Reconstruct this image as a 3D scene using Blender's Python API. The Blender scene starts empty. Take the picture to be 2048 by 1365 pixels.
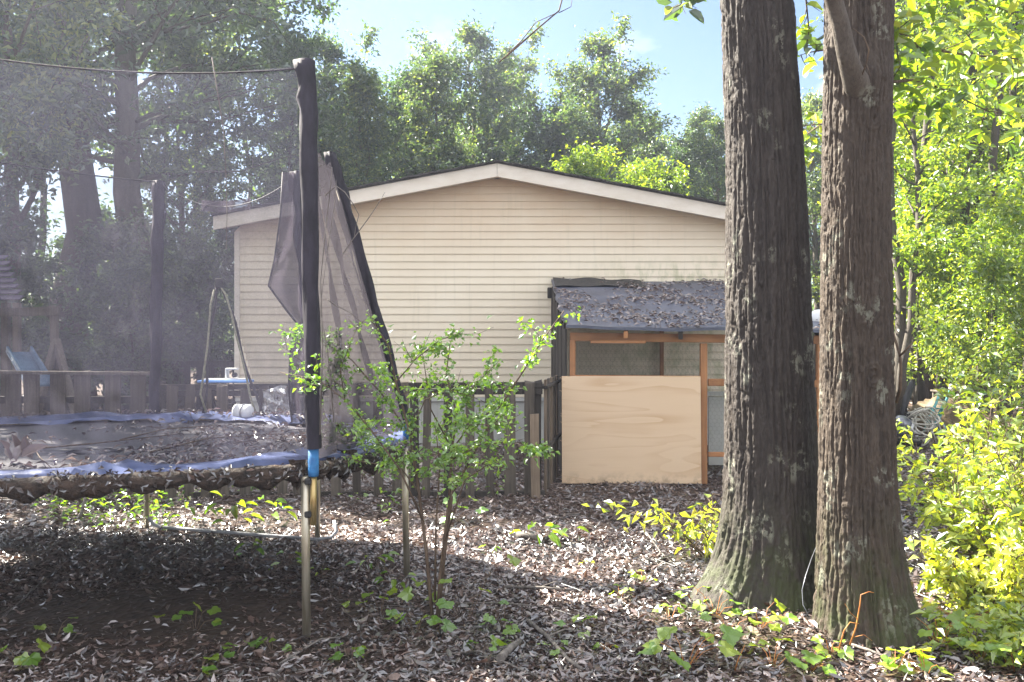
import bpy, math, random
import numpy as np
from mathutils import Vector, Matrix

S = bpy.context.scene
COL = S.collection
R = math.radians
F, H, YH = 1800.0, 1.555, 672.0          # focal length in photo pixels, eye height, horizon row
rnd = random.Random(7)
rng = np.random.default_rng(11)

def P(px, py, D):
    return Vector(((px - 1024) / F * D, D, H - (py - YH) / F * D))

def G(px, py):
    D = F * H / (py - YH)
    return Vector(((px - 1024) / F * D, D, 0))

# ------------------------------------------------------------------ noise
def _h(ix, iy, iz, s):
    n = (ix.astype(np.int64) * 374761393 + iy.astype(np.int64) * 668265263 + iz.astype(np.int64) * 2147483647 + s * 1274126177) & 0xffffffff
    n = ((n ^ (n >> 13)) * 1274126177) & 0xffffffff
    n = (n ^ (n >> 16)) & 0xffffffff
    return n / 4294967295.0

def vnoise(x, y, z, s=0):
    x, y, z = np.broadcast_arrays(np.asarray(x, float), np.asarray(y, float), np.asarray(z, float))
    ix, iy, iz = np.floor(x), np.floor(y), np.floor(z)
    fx, fy, fz = x - ix, y - iy, z - iz
    u, v, w = fx*fx*(3-2*fx), fy*fy*(3-2*fy), fz*fz*(3-2*fz)
    r = 0
    for a in (0, 1):
        for b in (0, 1):
            for c in (0, 1):
                r = r + _h(ix+a, iy+b, iz+c, s) * (u if a else 1-u) * (v if b else 1-v) * (w if c else 1-w)
    return r * 2 - 1

def gz(x, y):
    """height of the ground"""
    x = np.asarray(x, float); y = np.asarray(y, float)
    z = .035 * vnoise(x*.9, y*.9, 0, 3) + .015 * vnoise(x*2.7, y*2.7, 0, 4)
    d = np.sqrt((x-1.45)**2 + (y-4.95)**2)
    z = z + .09 * np.exp(-(d/.75)**2)
    far = np.clip((np.hypot(x, y) - 18) / 40, 0, 1)
    return z * (1 + 3*far)

# ------------------------------------------------------------------ objects
def tag(o, label=None, cat=None, group=None, kind=None):
    if label: o['label'] = label
    if cat: o['category'] = cat
    if group: o['group'] = group
    if kind: o['kind'] = kind
    return o

def emp(name, loc, label, cat, group=None):
    o = bpy.data.objects.new(name, None); COL.objects.link(o)
    o.location = loc; o.empty_display_size = .1
    return tag(o, label, cat, group)

def wloc(o):
    v = Vector((0, 0, 0))
    while o is not None:
        v = v + o.location; o = o.parent
    return v

def link(name, me, mat, parent=None, loc=(0, 0, 0)):
    if mat is not None:
        me.materials.clear(); me.materials.append(mat)
    o = bpy.data.objects.new(name, me); COL.objects.link(o)
    o.parent = parent; o.location = loc
    return o

class MB:
    def __init__(s): s.v = []; s.f = []; s.sm = []
    def add(s, vs, fs, smooth=False):
        b = len(s.v); s.v += [tuple(v) for v in vs]
        s.f += [tuple(i + b for i in f) for f in fs]; s.sm += [smooth] * len(fs)
        return s
    def box(s, c, d, rot=None, bev=0.0):
        x, y, z = d[0]/2, d[1]/2, d[2]/2
        if bev:
            b = min(bev, x*.45, y*.45, z*.45); vs = []; idx = {}
            for sx in (-1, 1):
                for sy in (-1, 1):
                    for sz in (-1, 1):
                        for k, q in enumerate(((x-b, y-b, z), (x-b, y, z-b), (x, y-b, z-b))):
                            idx[sx, sy, sz, k] = len(vs); vs.append(Vector((sx*q[0], sy*q[1], sz*q[2])))
            fs = []
            I = lambda a, b_, c_, k: idx[a, b_, c_, k]
            for sg in (-1, 1):
                fs.append([I(-1,-1,sg,0), I(1,-1,sg,0), I(1,1,sg,0), I(-1,1,sg,0)])
                fs.append([I(-1,sg,-1,1), I(1,sg,-1,1), I(1,sg,1,1), I(-1,sg,1,1)])
                fs.append([I(sg,-1,-1,2), I(sg,1,-1,2), I(sg,1,1,2), I(sg,-1,1,2)])
            for a in (-1, 1):
                for c_ in (-1, 1):
                    fs.append([I(-1,a,c_,0), I(1,a,c_,0), I(1,a,c_,1), I(-1,a,c_,1)])
                    fs.append([I(a,-1,c_,0), I(a,1,c_,0), I(a,1,c_,2), I(a,-1,c_,2)])
                    fs.append([I(a,c_,-1,1), I(a,c_,1,1), I(a,c_,1,2), I(a,c_,-1,2)])
                    for d_ in (-1, 1): fs.append([I(a,c_,d_,0), I(a,c_,d_,1), I(a,c_,d_,2)])
            fs = fs[:]
        else:
            vs = [Vector((sx*x, sy*y, sz*z)) for sx in (-1, 1) for sy in (-1, 1) for sz in (-1, 1)]
            fs = [(0,1,3,2), (4,6,7,5), (0,4,5,1), (2,3,7,6), (0,2,6,4), (1,5,7,3)]
        if rot is not None: vs = [rot @ v for v in vs]
        return s.add([v + Vector(c) for v in vs], fs)
    def beam(s, a, b, w, h, bev=.004, up=Vector((0, 0, 1))):
        """a bar of section w x h from a to b"""
        a, b = Vector(a), Vector(b); d = b - a; L = d.length; d.normalize()
        if abs(d.dot(up)) > .98: up = Vector((0, 1, 0))
        x = d.cross(up).normalized(); z = x.cross(d)
        return s.box((a + b) / 2, (w, L, h), Matrix((x, d, z)).transposed(), bev)
    def tube(s, pts, rad, n=8, cap=True, smooth=True):
        pts = [Vector(p) for p in pts]; k = len(pts)
        if not hasattr(rad, '__len__'): rad = [rad] * k
        t0 = (pts[1] - pts[0]).normalized()
        nx = t0.orthogonal().normalized(); vs = []; fs = []
        for i in range(k):
            t = (pts[min(i+1, k-1)] - pts[max(i-1, 0)]).normalized()
            nx = (nx - t * nx.dot(t)).normalized(); ny = t.cross(nx)
            for j in range(n):
                a = 2*math.pi*j/n
                vs.append(pts[i] + (nx*math.cos(a) + ny*math.sin(a)) * rad[i])
        for i in range(k-1):
            for j in range(n):
                fs.append((i*n+j, i*n+(j+1) % n, (i+1)*n+(j+1) % n, (i+1)*n+j))
        s.add(vs, fs, smooth)
        if cap:
            b = len(s.v) - k*n
            s.f.append(tuple(b + j for j in reversed(range(n)))); s.sm.append(False)
            s.f.append(tuple(b + (k-1)*n + j for j in range(n))); s.sm.append(False)
        return s
    def lathe(s, c, prof, n=24, axis=None):
        q = Vector((0, 0, 1)).rotation_difference(Vector(axis)) if axis else None
        vs = []; fs = []
        for r, z in prof:
            for j in range(n):
                a = 2*math.pi*j/n; v = Vector((r*math.cos(a), r*math.sin(a), z))
                vs.append((q @ v if q else v) + Vector(c))
        for i in range(len(prof)-1):
            for j in range(n):
                fs.append((i*n+j, i*n+(j+1) % n, (i+1)*n+(j+1) % n, (i+1)*n+j))
        return s.add(vs, fs, True)
    def build(s, name, mat, parent=None, loc=None):
        base = wloc(parent) if parent else Vector(loc or (0, 0, 0))
        me = bpy.data.meshes.new(name)
        me.from_pydata([(v[0]-base.x, v[1]-base.y, v[2]-base.z) for v in s.v], [], s.f)
        me.polygons.foreach_set('use_smooth', s.sm); me.update()
        return link(name, me, mat, parent, (0, 0, 0) if parent else base)

def npmesh(name, V, faces, tint=None, smooth=False):
    """V (N,3); faces: list of int arrays (M,k)"""
    me = bpy.data.meshes.new(name)
    me.vertices.add(len(V)); me.vertices.foreach_set('co', np.ascontiguousarray(V, np.float32).ravel())
    li = np.concatenate([f.ravel() for f in faces]).astype(np.int32)
    lt = np.concatenate([np.full(len(f), f.shape[1]) for f in faces]).astype(np.int32)
    ls = np.concatenate([[0], np.cumsum(lt)[:-1]]).astype(np.int32)
    me.loops.add(len(li)); me.loops.foreach_set('vertex_index', li)
    me.polygons.add(len(lt)); me.polygons.foreach_set('loop_start', ls)
    try: me.polygons.foreach_set('loop_total', lt)
    except Exception: pass
    me.polygons.foreach_set('use_smooth', np.full(len(lt), smooth))
    if tint is not None:
        at = me.attributes.new('tint', 'FLOAT', 'POINT'); at.data.foreach_set('value', np.ascontiguousarray(tint, np.float32))
    me.update(calc_edges=True)
    return me

# leaf outlines: x along the leaf 0..1, y across, z lift (times curl)
def _poly_leaf(st, zc=.25):
    """stations (x, halfwidth) -> folded leaf with a midrib"""
    v = [(0, 0, 0)]; 
    for x, w in st: v += [(x, -w, .35*w - zc*x*x), (x, 0, -zc*x*x), (x, w, .35*w - zc*x*x)]
    v.append((1, 0, -zc)); n = len(v) - 1; t = [(0, 1, 2), (0, 2, 3)]; q = []
    for i in range(len(st)-1):
        a = 1 + 3*i; q += [(a, a+3, a+4, a+1), (a+1, a+4, a+5, a+2)]
    a = 1 + 3*(len(st)-1); t += [(a, n, a+1), (a+1, n, a+2)]
    return np.array(v, float), [np.array(t), np.array(q)] if q else [np.array(t)]
T_QUAD = (np.array([(0, 0, 0), (.45, -.5, .1), (1, 0, -.2), (.45, .5, .1)], float), [np.array([(0, 1, 2, 3)])])
T_FOLD = _poly_leaf([(.45, .5)])
T_OVAL = _poly_leaf([(.22, .4), (.55, .5), (.85, .28)])
T_LITTER = _poly_leaf([(.3, .42), (.7, .45)], .3)
def _lobed():
    ang = np.linspace(-2.65, 2.65, 19)
    r = np.array([.38, .5, .46, .56, .5, .62, .52, .6, .62, .86, .62, .6, .52, .62, .5, .56, .46, .5, .38]) * .62
    v = [(.3, 0, -.03)] + [(.3 + q*math.cos(a), q*math.sin(a)*1.05, .06*math.cos(3*a) - .12*q) for a, q in zip(ang, r)] + [(.2, 0, 0)]
    f = [(0, i, i+1) for i in range(1, 20)] + [(0, 20, 1)]
    return np.array(v, float), [np.array(f)]
T_LOBED = _lobed()

def leaves(pos, d, n, L, W, templ, tint, curl=1.0):
    """vectorised leaves: returns verts, faces, tint per vertex"""
    N = len(pos); T, fs = templ; k = len(T)
    d = d / (np.linalg.norm(d, axis=1, keepdims=True) + 1e-9)
    n = n - d * (n*d).sum(1, keepdims=True); n = n / (np.linalg.norm(n, axis=1, keepdims=True) + 1e-9)
    s = np.cross(n, d)
    L = np.broadcast_to(L, N)[:, None, None]; W = np.broadcast_to(W, N)[:, None, None]
    cu = np.broadcast_to(curl, N)[:, None, None]
    V = pos[:, None, :] + T[None, :, 0:1]*L*d[:, None, :] + T[None, :, 1:2]*W*s[:, None, :] + T[None, :, 2:3]*cu*L*n[:, None, :]
    off = (np.arange(N)*k)[:, None, None]
    F_ = [(f[None] + off).reshape(-1, f.shape[1]) for f in fs]
    return V.reshape(-1, 3), F_, np.repeat(tint, k)

def leafobj(name, pos, d, n, L, W, templ, tint, mat, parent=None, curl=1.0, base=None):
    V, fs, t = leaves(pos, d, n, L, W, templ, tint, curl)
    b = np.array(wloc(parent) if parent else (base if base is not None else (0, 0, 0)))
    return link(name, npmesh(name, V - b, fs, t), mat, parent, (0, 0, 0) if parent else tuple(b))

def rdir(N, g=rng):
    v = g.normal(size=(N, 3)); return v / np.linalg.norm(v, axis=1, keepdims=True)

# ------------------------------------------------------------------ materials
class NT:
    def __init__(s, name):
        s.m = bpy.data.materials.new(name); s.m.use_nodes = True
        s.t = s.m.node_tree; s.t.nodes.clear(); s.out = s.n('ShaderNodeOutputMaterial')
    def n(s, typ, **kw):
        x = s.t.nodes.new(typ)
        for k, v in kw.items():
            if k.startswith('i_'): x.inputs[k[2:].replace('_', ' ')].default_value = v
            else: setattr(x, k, v)
        return x
    def l(s, a, b): s.t.links.new(a, b)
    def ramp(s, fac, stops, interp='LINEAR'):
        r = s.n('ShaderNodeValToRGB'); r.color_ramp.interpolation = interp
        e = r.color_ramp.elements
        while len(e) < len(stops): e.new(.5)
        for q, (p, c) in zip(e, stops):
            q.position = p; q.color = (c[0], c[1], c[2], 1) if hasattr(c, '__len__') else (c, c, c, 1)
        s.l(fac, r.inputs[0]); return r.outputs[0]
    def noise(s, vec, scale, detail=4, rough=.6, dist=0):
        x = s.n('ShaderNodeTexNoise'); x.inputs['Scale'].default_value = scale; x.inputs['Detail'].default_value = detail
        x.inputs['Roughness'].default_value = rough; x.inputs['Distortion'].default_value = dist
        if vec is not None: s.l(vec, x.inputs['Vector'])
        return x.outputs['Fac']
    def coord(s, sc=(1, 1, 1), kind='Object'):
        c = s.n('ShaderNodeTexCoord'); m = s.n('ShaderNodeMapping'); m.inputs['Scale'].default_value = sc
        s.l(c.outputs[kind], m.inputs['Vector']); return m.outputs[0]
    def mix(s, fac, a, b, blend='MIX'):
        x = s.n('ShaderNodeMix', data_type='RGBA', blend_type=blend)
        for k, v in ((0, fac), (6, a), (7, b)):
            if hasattr(v, 'is_linked') or hasattr(v, 'links'): s.l(v, x.inputs[k])
            elif k == 0: x.inputs[0].default_value = v
            else: x.inputs[k].default_value = (*v, 1)
        return x.outputs[2]
    def bump(s, h, strength=.5, dist=.01):
        b = s.n('ShaderNodeBump'); b.inputs['Strength'].default_value = strength; b.inputs['Distance'].default_value = dist
        s.l(h, b.inputs['Height']); return b.outputs[0]
    def pbr(s, col, rough=.6, nrm=None, spec=.4, metal=0, sheen=0):
        b = s.n('ShaderNodeBsdfPrincipled')
        for k, v in (('Base Color', col), ('Roughness', rough), ('Metallic', metal), ('Specular IOR Level', spec)):
            if hasattr(v, 'links'): s.l(v, b.inputs[k])
            elif k == 'Base Color': b.inputs[k].default_value = (*v, 1)
            else: b.inputs[k].default_value = v
        if nrm is not None: s.l(nrm, b.inputs['Normal'])
        s.l(b.outputs[0], s.out.inputs[0]); return s.m

def m_mottled(name, c1, c2, scale=(6, 6, 6), ns=1, rough=.6, bump=.3, spec=.35, metal=0, detail=6, lo=.35, hi=.65, bd=.01):
    t = NT(name); v = t.coord(scale); f = t.noise(v, ns, detail)
    return t.pbr(t.ramp(f, [(lo, c1), (hi, c2)]), rough, t.bump(f, bump, bd), spec, metal)

def m_leaf(name, stops, trans=.45, tcol=(1.6, 1.7, .6), gloss=.35, spec=.08):
    t = NT(name)
    a = t.n('ShaderNodeAttribute', attribute_name='tint')
    oi = t.n('ShaderNodeObjectInfo')
    ad = t.n('ShaderNodeMath', operation='MULTIPLY_ADD'); t.l(oi.outputs['Random'], ad.inputs[0]); ad.inputs[1].default_value = .25; t.l(a.outputs['Fac'], ad.inputs[2])
    sb = t.n('ShaderNodeMath', operation='SUBTRACT'); t.l(ad.outputs[0], sb.inputs[0]); sb.inputs[1].default_value = .125
    c = t.ramp(sb.outputs[0], stops)
    d = t.n('ShaderNodeBsdfDiffuse'); t.l(c, d.inputs[0])
    tc = t.mix(1.0, c, tcol, 'MULTIPLY')
    tr = t.n('ShaderNodeBsdfTranslucent'); t.l(tc, tr.inputs[0])
    m1 = t.n('ShaderNodeMixShader'); m1.inputs[0].default_value = trans; t.l(d.outputs[0], m1.inputs[1]); t.l(tr.outputs[0], m1.inputs[2])
    g = t.n('ShaderNodeBsdfGlossy'); g.inputs['Roughness'].default_value = gloss; g.inputs['Color'].default_value = (.9, .95, 1, 1)
    m2 = t.n('ShaderNodeMixShader'); m2.inputs[0].default_value = spec; t.l(m1.outputs[0], m2.inputs[1]); t.l(g.outputs[0], m2.inputs[2])
    t.l(m2.outputs[0], t.out.inputs[0]); return t.m

def m_wood(name, c1, c2, along=2, rough=.75, grain=40, bump=.35):
    """weathered timber, grain along one axis"""
    t = NT(name); sc = [grain]*3; sc[along] = grain*.05
    v = t.coord(tuple(sc)); f = t.noise(v, 1, 5, .65, .4)
    f2 = t.noise(t.coord((1.3, 1.3, 1.3)), 2.2, 3)
    oi = t.n('ShaderNodeObjectInfo')
    c = t.ramp(f, [(.3, c1), (.7, c2)])
    c = t.mix(t.ramp(f2, [(.35, 0), (.7, .5)]), c, tuple(x*.55 for x in c1))
    hv = t.n('ShaderNodeHueSaturation'); t.l(c, hv.inputs['Color'])
    mr = t.n('ShaderNodeMapRange'); t.l(oi.outputs['Random'], mr.inputs[0]); mr.inputs[3].default_value = .75; mr.inputs[4].default_value = 1.25
    t.l(mr.outputs[0], hv.inputs['Value'])
    return t.pbr(hv.outputs[0], rough, t.bump(f, bump, .004), .3)

def m_net(name, fac, col, noise=.12, trans=.5, sc=60):
    """woven black mesh cloth: threads and the gaps between them"""
    t = NT(name)
    v = t.coord((1, 1, 1)); f = t.noise(v, 3, 3)
    w = t.noise(t.coord((sc, sc, sc*2)), 1, 2)
    mr = t.n('ShaderNodeMapRange'); t.l(f, mr.inputs[0]); mr.inputs[1].default_value = .3; mr.inputs[2].default_value = .7
    mr.inputs[3].default_value = fac - noise; mr.inputs[4].default_value = fac + noise
    m2 = t.n('ShaderNodeMath', operation='MULTIPLY_ADD'); t.l(w, m2.inputs[0]); m2.inputs[1].default_value = .16
    sb = t.n('ShaderNodeMath', operation='SUBTRACT'); t.l(mr.outputs[0], sb.inputs[0]); sb.inputs[1].default_value = .08
    t.l(sb.outputs[0], m2.inputs[2])
    d = t.n('ShaderNodeBsdfDiffuse'); d.inputs[0].default_value = (*col, 1)
    tr = t.n('ShaderNodeBsdfTranslucent'); tr.inputs[0].default_value = (*col, 1)
    ms = t.n('ShaderNodeMixShader'); ms.inputs[0].default_value = trans; t.l(d.outputs[0], ms.inputs[1]); t.l(tr.outputs[0], ms.inputs[2])
    tp = t.n('ShaderNodeBsdfTransparent')
    o = t.n('ShaderNodeMixShader'); t.l(m2.outputs[0], o.inputs[0]); t.l(tp.outputs[0], o.inputs[1]); t.l(ms.outputs[0], o.inputs[2])
    t.l(o.outputs[0], t.out.inputs[0]); return t.m

def m_bark(name, dark, light, lichen=True, red=False, sc=1.0):
    t = NT(name)
    v = t.coord((22*sc, 22*sc, 3.5*sc)); f = t.noise(v, 1, 6, .7, .6)
    f2 = t.noise(t.coord((70, 70, 30)), 1, 4, .7)
    c = t.ramp(f, [(.3, dark), (.72, light)])
    c = t.mix(.35, c, t.ramp(f2, [(.3, tuple(x*.6 for x in dark)), (.7, tuple(min(1, x*1.3) for x in light))]))
    big = t.noise(t.coord((2.2, 2.2, .9)), 1, 3)
    c = t.mix(t.ramp(big, [(.4, 0), (.7, .55)]), c, tuple(x*.75 for x in light) if not red else (.075, .045, .032))
    if lichen:
        l1 = t.noise(t.coord((4, 4, 3)), 1.3, 2, .5); l2 = t.noise(t.coord((26, 26, 20)), 1, 4, .7)
        mu = t.n('ShaderNodeMath', operation='MULTIPLY'); t.l(t.ramp(l1, [(.57, 0), (.63, 1)]), mu.inputs[0]); t.l(t.ramp(l2, [(.5, 0), (.56, .75)]), mu.inputs[1])
        c = t.mix(mu.outputs[0], c, (.20, .205, .165))
    if lichen:                                  # moss round the foot
        tcx = t.n('ShaderNodeTexCoord'); zz = t.n('ShaderNodeSeparateXYZ'); t.l(tcx.outputs['Object'], zz.inputs[0])
        mz = t.n('ShaderNodeMapRange'); t.l(zz.outputs['Z'], mz.inputs[0]); mz.inputs[1].default_value = .75; mz.inputs[2].default_value = .05; mz.inputs[3].default_value = 0; mz.inputs[4].default_value = .8
        mm = t.n('ShaderNodeMath', operation='MULTIPLY'); t.l(mz.outputs[0], mm.inputs[0]); t.l(t.ramp(t.noise(t.coord((6, 6, 4)), 1.2, 5, .75), [(.42, 0), (.6, 1)]), mm.inputs[1])
        c = t.mix(mm.outputs[0], c, (.045, .062, .018))
    return t.pbr(c, .75, t.bump(f2, .8, .012), .35)

M = {}
M['siding'] = None
def _siding():
    t = NT('vinyl_siding'); v = t.coord((.6, .6, .6)); f = t.noise(v, 1.6, 4)
    sp = t.n('ShaderNodeTexCoord'); xyz = t.n('ShaderNodeSeparateXYZ'); t.l(sp.outputs['Object'], xyz.inputs[0])
    c = t.ramp(f, [(.3, (.74, .645, .50)), (.7, (.80, .72, .58))])
    # warm bounced light put into the colour: tan that fades down from the gable
    w = t.n('ShaderNodeMapRange'); t.l(xyz.outputs['Z'], w.inputs[0]); w.inputs[1].default_value = 2.6; w.inputs[2].default_value = 3.9; w.inputs[3].default_value = 0; w.inputs[4].default_value = .75
    dn = t.noise(t.coord((1.2, 1, 3)), 1.5, 3)
    mu = t.n('ShaderNodeMath', operation='MULTIPLY'); t.l(w.outputs[0], mu.inputs[0]); t.l(t.ramp(dn, [(.3, .55), (.7, 1)]), mu.inputs[1])
    c = t.mix(mu.outputs[0], c, (.58, .36, .20))
    st = t.noise(t.coord((14, 1, .8)), 1, 3, .6)
    c = t.mix(t.ramp(st, [(.55, 0), (.8, .22)]), c, (.36, .34, .24))
    # green mildew above the lean-to
    mz = t.n('ShaderNodeMapRange'); t.l(xyz.outputs['Z'], mz.inputs[0]); mz.inputs[1].default_value = 2.75; mz.inputs[2].default_value = 2.42; mz.inputs[3].default_value = 0; mz.inputs[4].default_value = .6
    mx_ = t.n('ShaderNodeMapRange'); t.l(xyz.outputs['X'], mx_.inputs[0]); mx_.inputs[1].default_value = .9; mx_.inputs[2].default_value = 2.2
    gm = t.noise(t.coord((5, 1, 2.2)), 1.3, 5, .7)
    m1 = t.n('ShaderNodeMath', operation='MULTIPLY'); t.l(mz.outputs[0], m1.inputs[0]); t.l(mx_.outputs[0], m1.inputs[1])
    m2 = t.n('ShaderNodeMath', operation='MULTIPLY'); t.l(m1.outputs[0], m2.inputs[0]); t.l(t.ramp(gm, [(.45, 0), (.62, 1)]), m2.inputs[1])
    c = t.mix(m2.outputs[0], c, (.34, .36, .20))
    wv = t.noise(t.coord((1.1, 1, 1.6)), 1, 2)
    return t.pbr(c, .5, t.bump(wv, .25, .05), .35)
M['siding'] = _siding()
M['trim'] = m_mottled('painted_trim', (.68, .61, .52), (.76, .70, .62), (3, 3, 8), 1.2, .5, .05)
M['skirt'] = m_mottled('skirting_vinyl', (.42, .43, .42), (.56, .56, .54), (2, 2, 2), 1, .55, .1)
M['shingle'] = m_mottled('dark_shingle', (.02, .02, .02), (.07, .065, .06), (30, 30, 30), 1, .9, .6)
def _rollroof():
    t = NT('roll_roofing'); f = t.noise(t.coord((90, 90, 90)), 1, 4, .8); b = t.noise(t.coord((1.5, 1.5, 1.5)), 1.5, 4)
    c = t.ramp(b, [(.3, (.030, .038, .070)), (.7, (.075, .09, .145))])
    c = t.mix(t.ramp(f, [(.5, 0), (.75, .4)]), c, (.20, .21, .26))
    return t.pbr(c, .42, t.bump(f, .5, .008), .6)
M['roll'] = _rollroof()
M['fence'] = m_wood('weathered_picket_wood', (.055, .045, .038), (.17, .145, .12))
M['fence_dark'] = m_wood('dark_weathered_wood', (.02, .018, .017), (.07, .06, .052))
M['board_tan'] = m_wood('tan_weathered_board', (.14, .105, .075), (.26, .20, .15))
M['lumber'] = m_wood('new_lumber', (.34, .15, .065), (.52, .26, .12), 0, .6, 30, .15)
M['lumber_v'] = m_wood('new_lumber_upright', (.34, .15, .065), (.52, .26, .12), 2, .6, 30, .15)
def _ply():
    t = NT('plywood_face')
    v = t.coord((.34, .34, 2.6)); f = t.noise(v, 1.25, 2.5, .5, .35)
    wv = t.n('ShaderNodeMath', operation='MULTIPLY'); t.l(f, wv.inputs[0]); wv.inputs[1].default_value = 9
    fr = t.n('ShaderNodeMath', operation='FRACT'); t.l(wv.outputs[0], fr.inputs[0])
    g = t.noise(t.coord((2.2, 2.2, 120)), 1, 5, .75)
    side = t.noise(t.coord((1.1, 1, .9)), 1, 2)
    c = t.mix(t.ramp(fr.outputs[0], [(0, 0), (.5, .12), (.9, .8), (.97, 1), (1, 0)]), (.73, .55, .385), (.57, .37, .22))
    c = t.mix(t.ramp(side, [(.4, .75), (.62, 0)]), c, (.74, .56, .40))
    c = t.mix(t.ramp(g, [(.3, 0), (.8, .55)]), c, (.64, .46, .30))
    sp_ = t.n('ShaderNodeTexCoord'); sz = t.n('ShaderNodeSeparateXYZ'); t.l(sp_.outputs['Object'], sz.inputs[0])
    mud = t.n('ShaderNodeMapRange'); t.l(sz.outputs['Z'], mud.inputs[0]); mud.inputs[1].default_value = .16; mud.inputs[2].default_value = 0; mud.inputs[3].default_value = 0; mud.inputs[4].default_value = 1
    mn = t.n('ShaderNodeMath', operation='MULTIPLY'); t.l(mud.outputs[0], mn.inputs[0]); t.l(t.ramp(t.noise(t.coord((9, 9, 9)), 1, 4, .7), [(.45, 0), (.7, .8)]), mn.inputs[1])
    c = t.mix(mn.outputs[0], c, (.14, .095, .065))
    k = t.noise(t.coord((14, 14, 14)), 1, 1)
    c = t.mix(t.ramp(k, [(.13, .7), (.15, 0)]), c, (.30, .17, .08))
    return t.pbr(c, .6, t.bump(g, .1, .002), .25)
M['ply'] = _ply()
M['steel'] = m_mottled('galvanised_steel', (.34, .30, .22), (.55, .51, .42), (40, 40, 4), 1, .38, .1, .5, .75)
M['brass'] = m_mottled('gold_steel', (.40, .29, .12), (.62, .47, .22), (40, 40, 4), 1, .35, .1, .5, .8)
M['foam'] = m_mottled('blue_foam', (.015, .10, .27), (.03, .18, .42), (30, 30, 30), 1, .6, .4, .4)
M['clamp'] = m_mottled('black_clamp', (.012, .012, .014), (.03, .03, .033), (20, 20, 20), 1, .5, .2)
M['sleeve'] = m_mottled('dark_sleeve_cloth', (.010, .009, .016), (.030, .026, .042), (14, 14, 5), 1, .75, .6, .3, bd=.02)
M['pad'] = m_mottled('blue_pad_vinyl', (.03, .048, .125), (.10, .125, .26), (5, 5, 5), 1, .35, .6, .6, bd=.02)
M['mat'] = m_mottled('jumping_mat', (.05, .048, .06), (.11, .105, .125), (160, 160, 160), 1, .42, .3, .6)
M['gutter'] = m_mottled('leaf_filled_net', (.010, .008, .007), (.06, .038, .027), (26, 26, 34), 1, .7, .9, .3, bd=.03)
M['net_front'] = m_net('mesh_net_front', .25, (.075, .073, .11), .06)
M['net_back'] = m_net('mesh_net_back', .32, (.05, .046, .06), .07)
M['net_side'] = m_net('mesh_net_gathered', .80, (.055, .050, .060), .12, .45, 18)
M['net_dark'] = m_net('mesh_net_flap', .78, (.06, .052, .07), .08)
M['cord'] = m_mottled('dark_cord', (.02, .018, .02), (.05, .045, .05), (30, 30, 30))
M['zip'] = m_mottled('zip_edge', (.18, .18, .12), (.34, .33, .24), (60, 60, 60))
M['foil'] = m_mottled('silver_foil', (.55, .55, .58), (.8, .8, .82), (9, 9, 9), 1, .22, .8, .6, .9, bd=.03)
M['white'] = m_mottled('white_plastic', (.62, .63, .66), (.75, .76, .78), (5, 5, 5), 1, .4, .05)
M['pvc'] = m_mottled('pale_pipe', (.22, .23, .26), (.34, .35, .38), (8, 8, 8), 1, .35, .1)
M['blue_plastic'] = m_mottled('blue_plastic', (.08, .22, .60), (.16, .36, .78), (5, 5, 5), 1, .35, .05)
M['teal'] = m_mottled('teal_paint', (.10, .36, .38), (.2, .52, .52), (9, 9, 9), 1, .5, .2)
M['rope'] = m_mottled('pale_hose', (.42, .40, .36), (.62, .60, .54), (20, 20, 20), 1, .55, .3)
M['tarp'] = m_mottled('brown_tarp', (.07, .05, .028), (.15, .11, .06), (5, 5, 5), 1, .7, .6, bd=.04)
M['rubber'] = m_mottled('black_rubber', (.010, .010, .011), (.028, .028, .03), (9, 9, 9), 1, .5, .3)
M['grey'] = m_mottled('grey_metal', (.14, .15, .18), (.27, .28, .32), (9, 9, 9), 1, .35, .3, .5, .4)
M['play_roof'] = m_wood('playset_roof_boards', (.10, .085, .13), (.20, .175, .24), 0)
M['play_wood'] = m_wood('playset_timber', (.10, .085, .07), (.20, .17, .14))
M['slide'] = m_mottled('blue_slide', (.05, .11, .20), (.11, .19, .29), (4, 4, 4), 1, .3, .05)
M['bark_a'] = m_bark('oak_bark', (.015, .012, .011), (.066, .055, .049))
M['bark_b'] = m_bark('oak_bark_brown', (.018, .0140, .0115), (.086, .065, .049), True, False)
M['bark_s'] = m_bark('smooth_limb_bark', (.05, .042, .036), (.13, .11, .09), True, False, .9)
M['bark_t'] = m_bark('tree_bark', (.030, .026, .022), (.11, .095, .078), False, False, .7)
M['bark_pale'] = m_bark('pale_tree_bark', (.06, .05, .045), (.19, .165, .14), False, False, .7)
M['twig'] = m_mottled('twig_bark', (.055, .036, .025), (.14, .10, .07), (30, 30, 8), 1, .8, .4)
M['twig_grey'] = m_mottled('grey_stick', (.075, .066, .06), (.20, .18, .165), (30, 30, 8), 1, .8, .5)
M['red_stem'] = m_mottled('red_shoot', (.25, .07, .02), (.42, .2, .05), (20, 20, 20), 1, .5, .1)
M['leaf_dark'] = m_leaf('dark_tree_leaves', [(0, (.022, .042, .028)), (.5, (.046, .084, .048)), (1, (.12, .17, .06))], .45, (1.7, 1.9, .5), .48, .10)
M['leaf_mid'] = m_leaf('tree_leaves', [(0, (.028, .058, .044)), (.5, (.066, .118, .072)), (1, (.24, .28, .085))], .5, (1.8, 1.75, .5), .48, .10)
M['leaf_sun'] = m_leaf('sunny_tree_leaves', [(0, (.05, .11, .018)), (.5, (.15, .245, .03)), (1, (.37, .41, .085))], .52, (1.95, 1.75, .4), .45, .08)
M['leaf_bush'] = m_leaf('bush_leaves', [(0, (.05, .12, .015)), (.5, (.26, .36, .035)), (1, (.46, .48, .09))], .5, (1.9, 1.65, .35), .45, .10)
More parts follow.
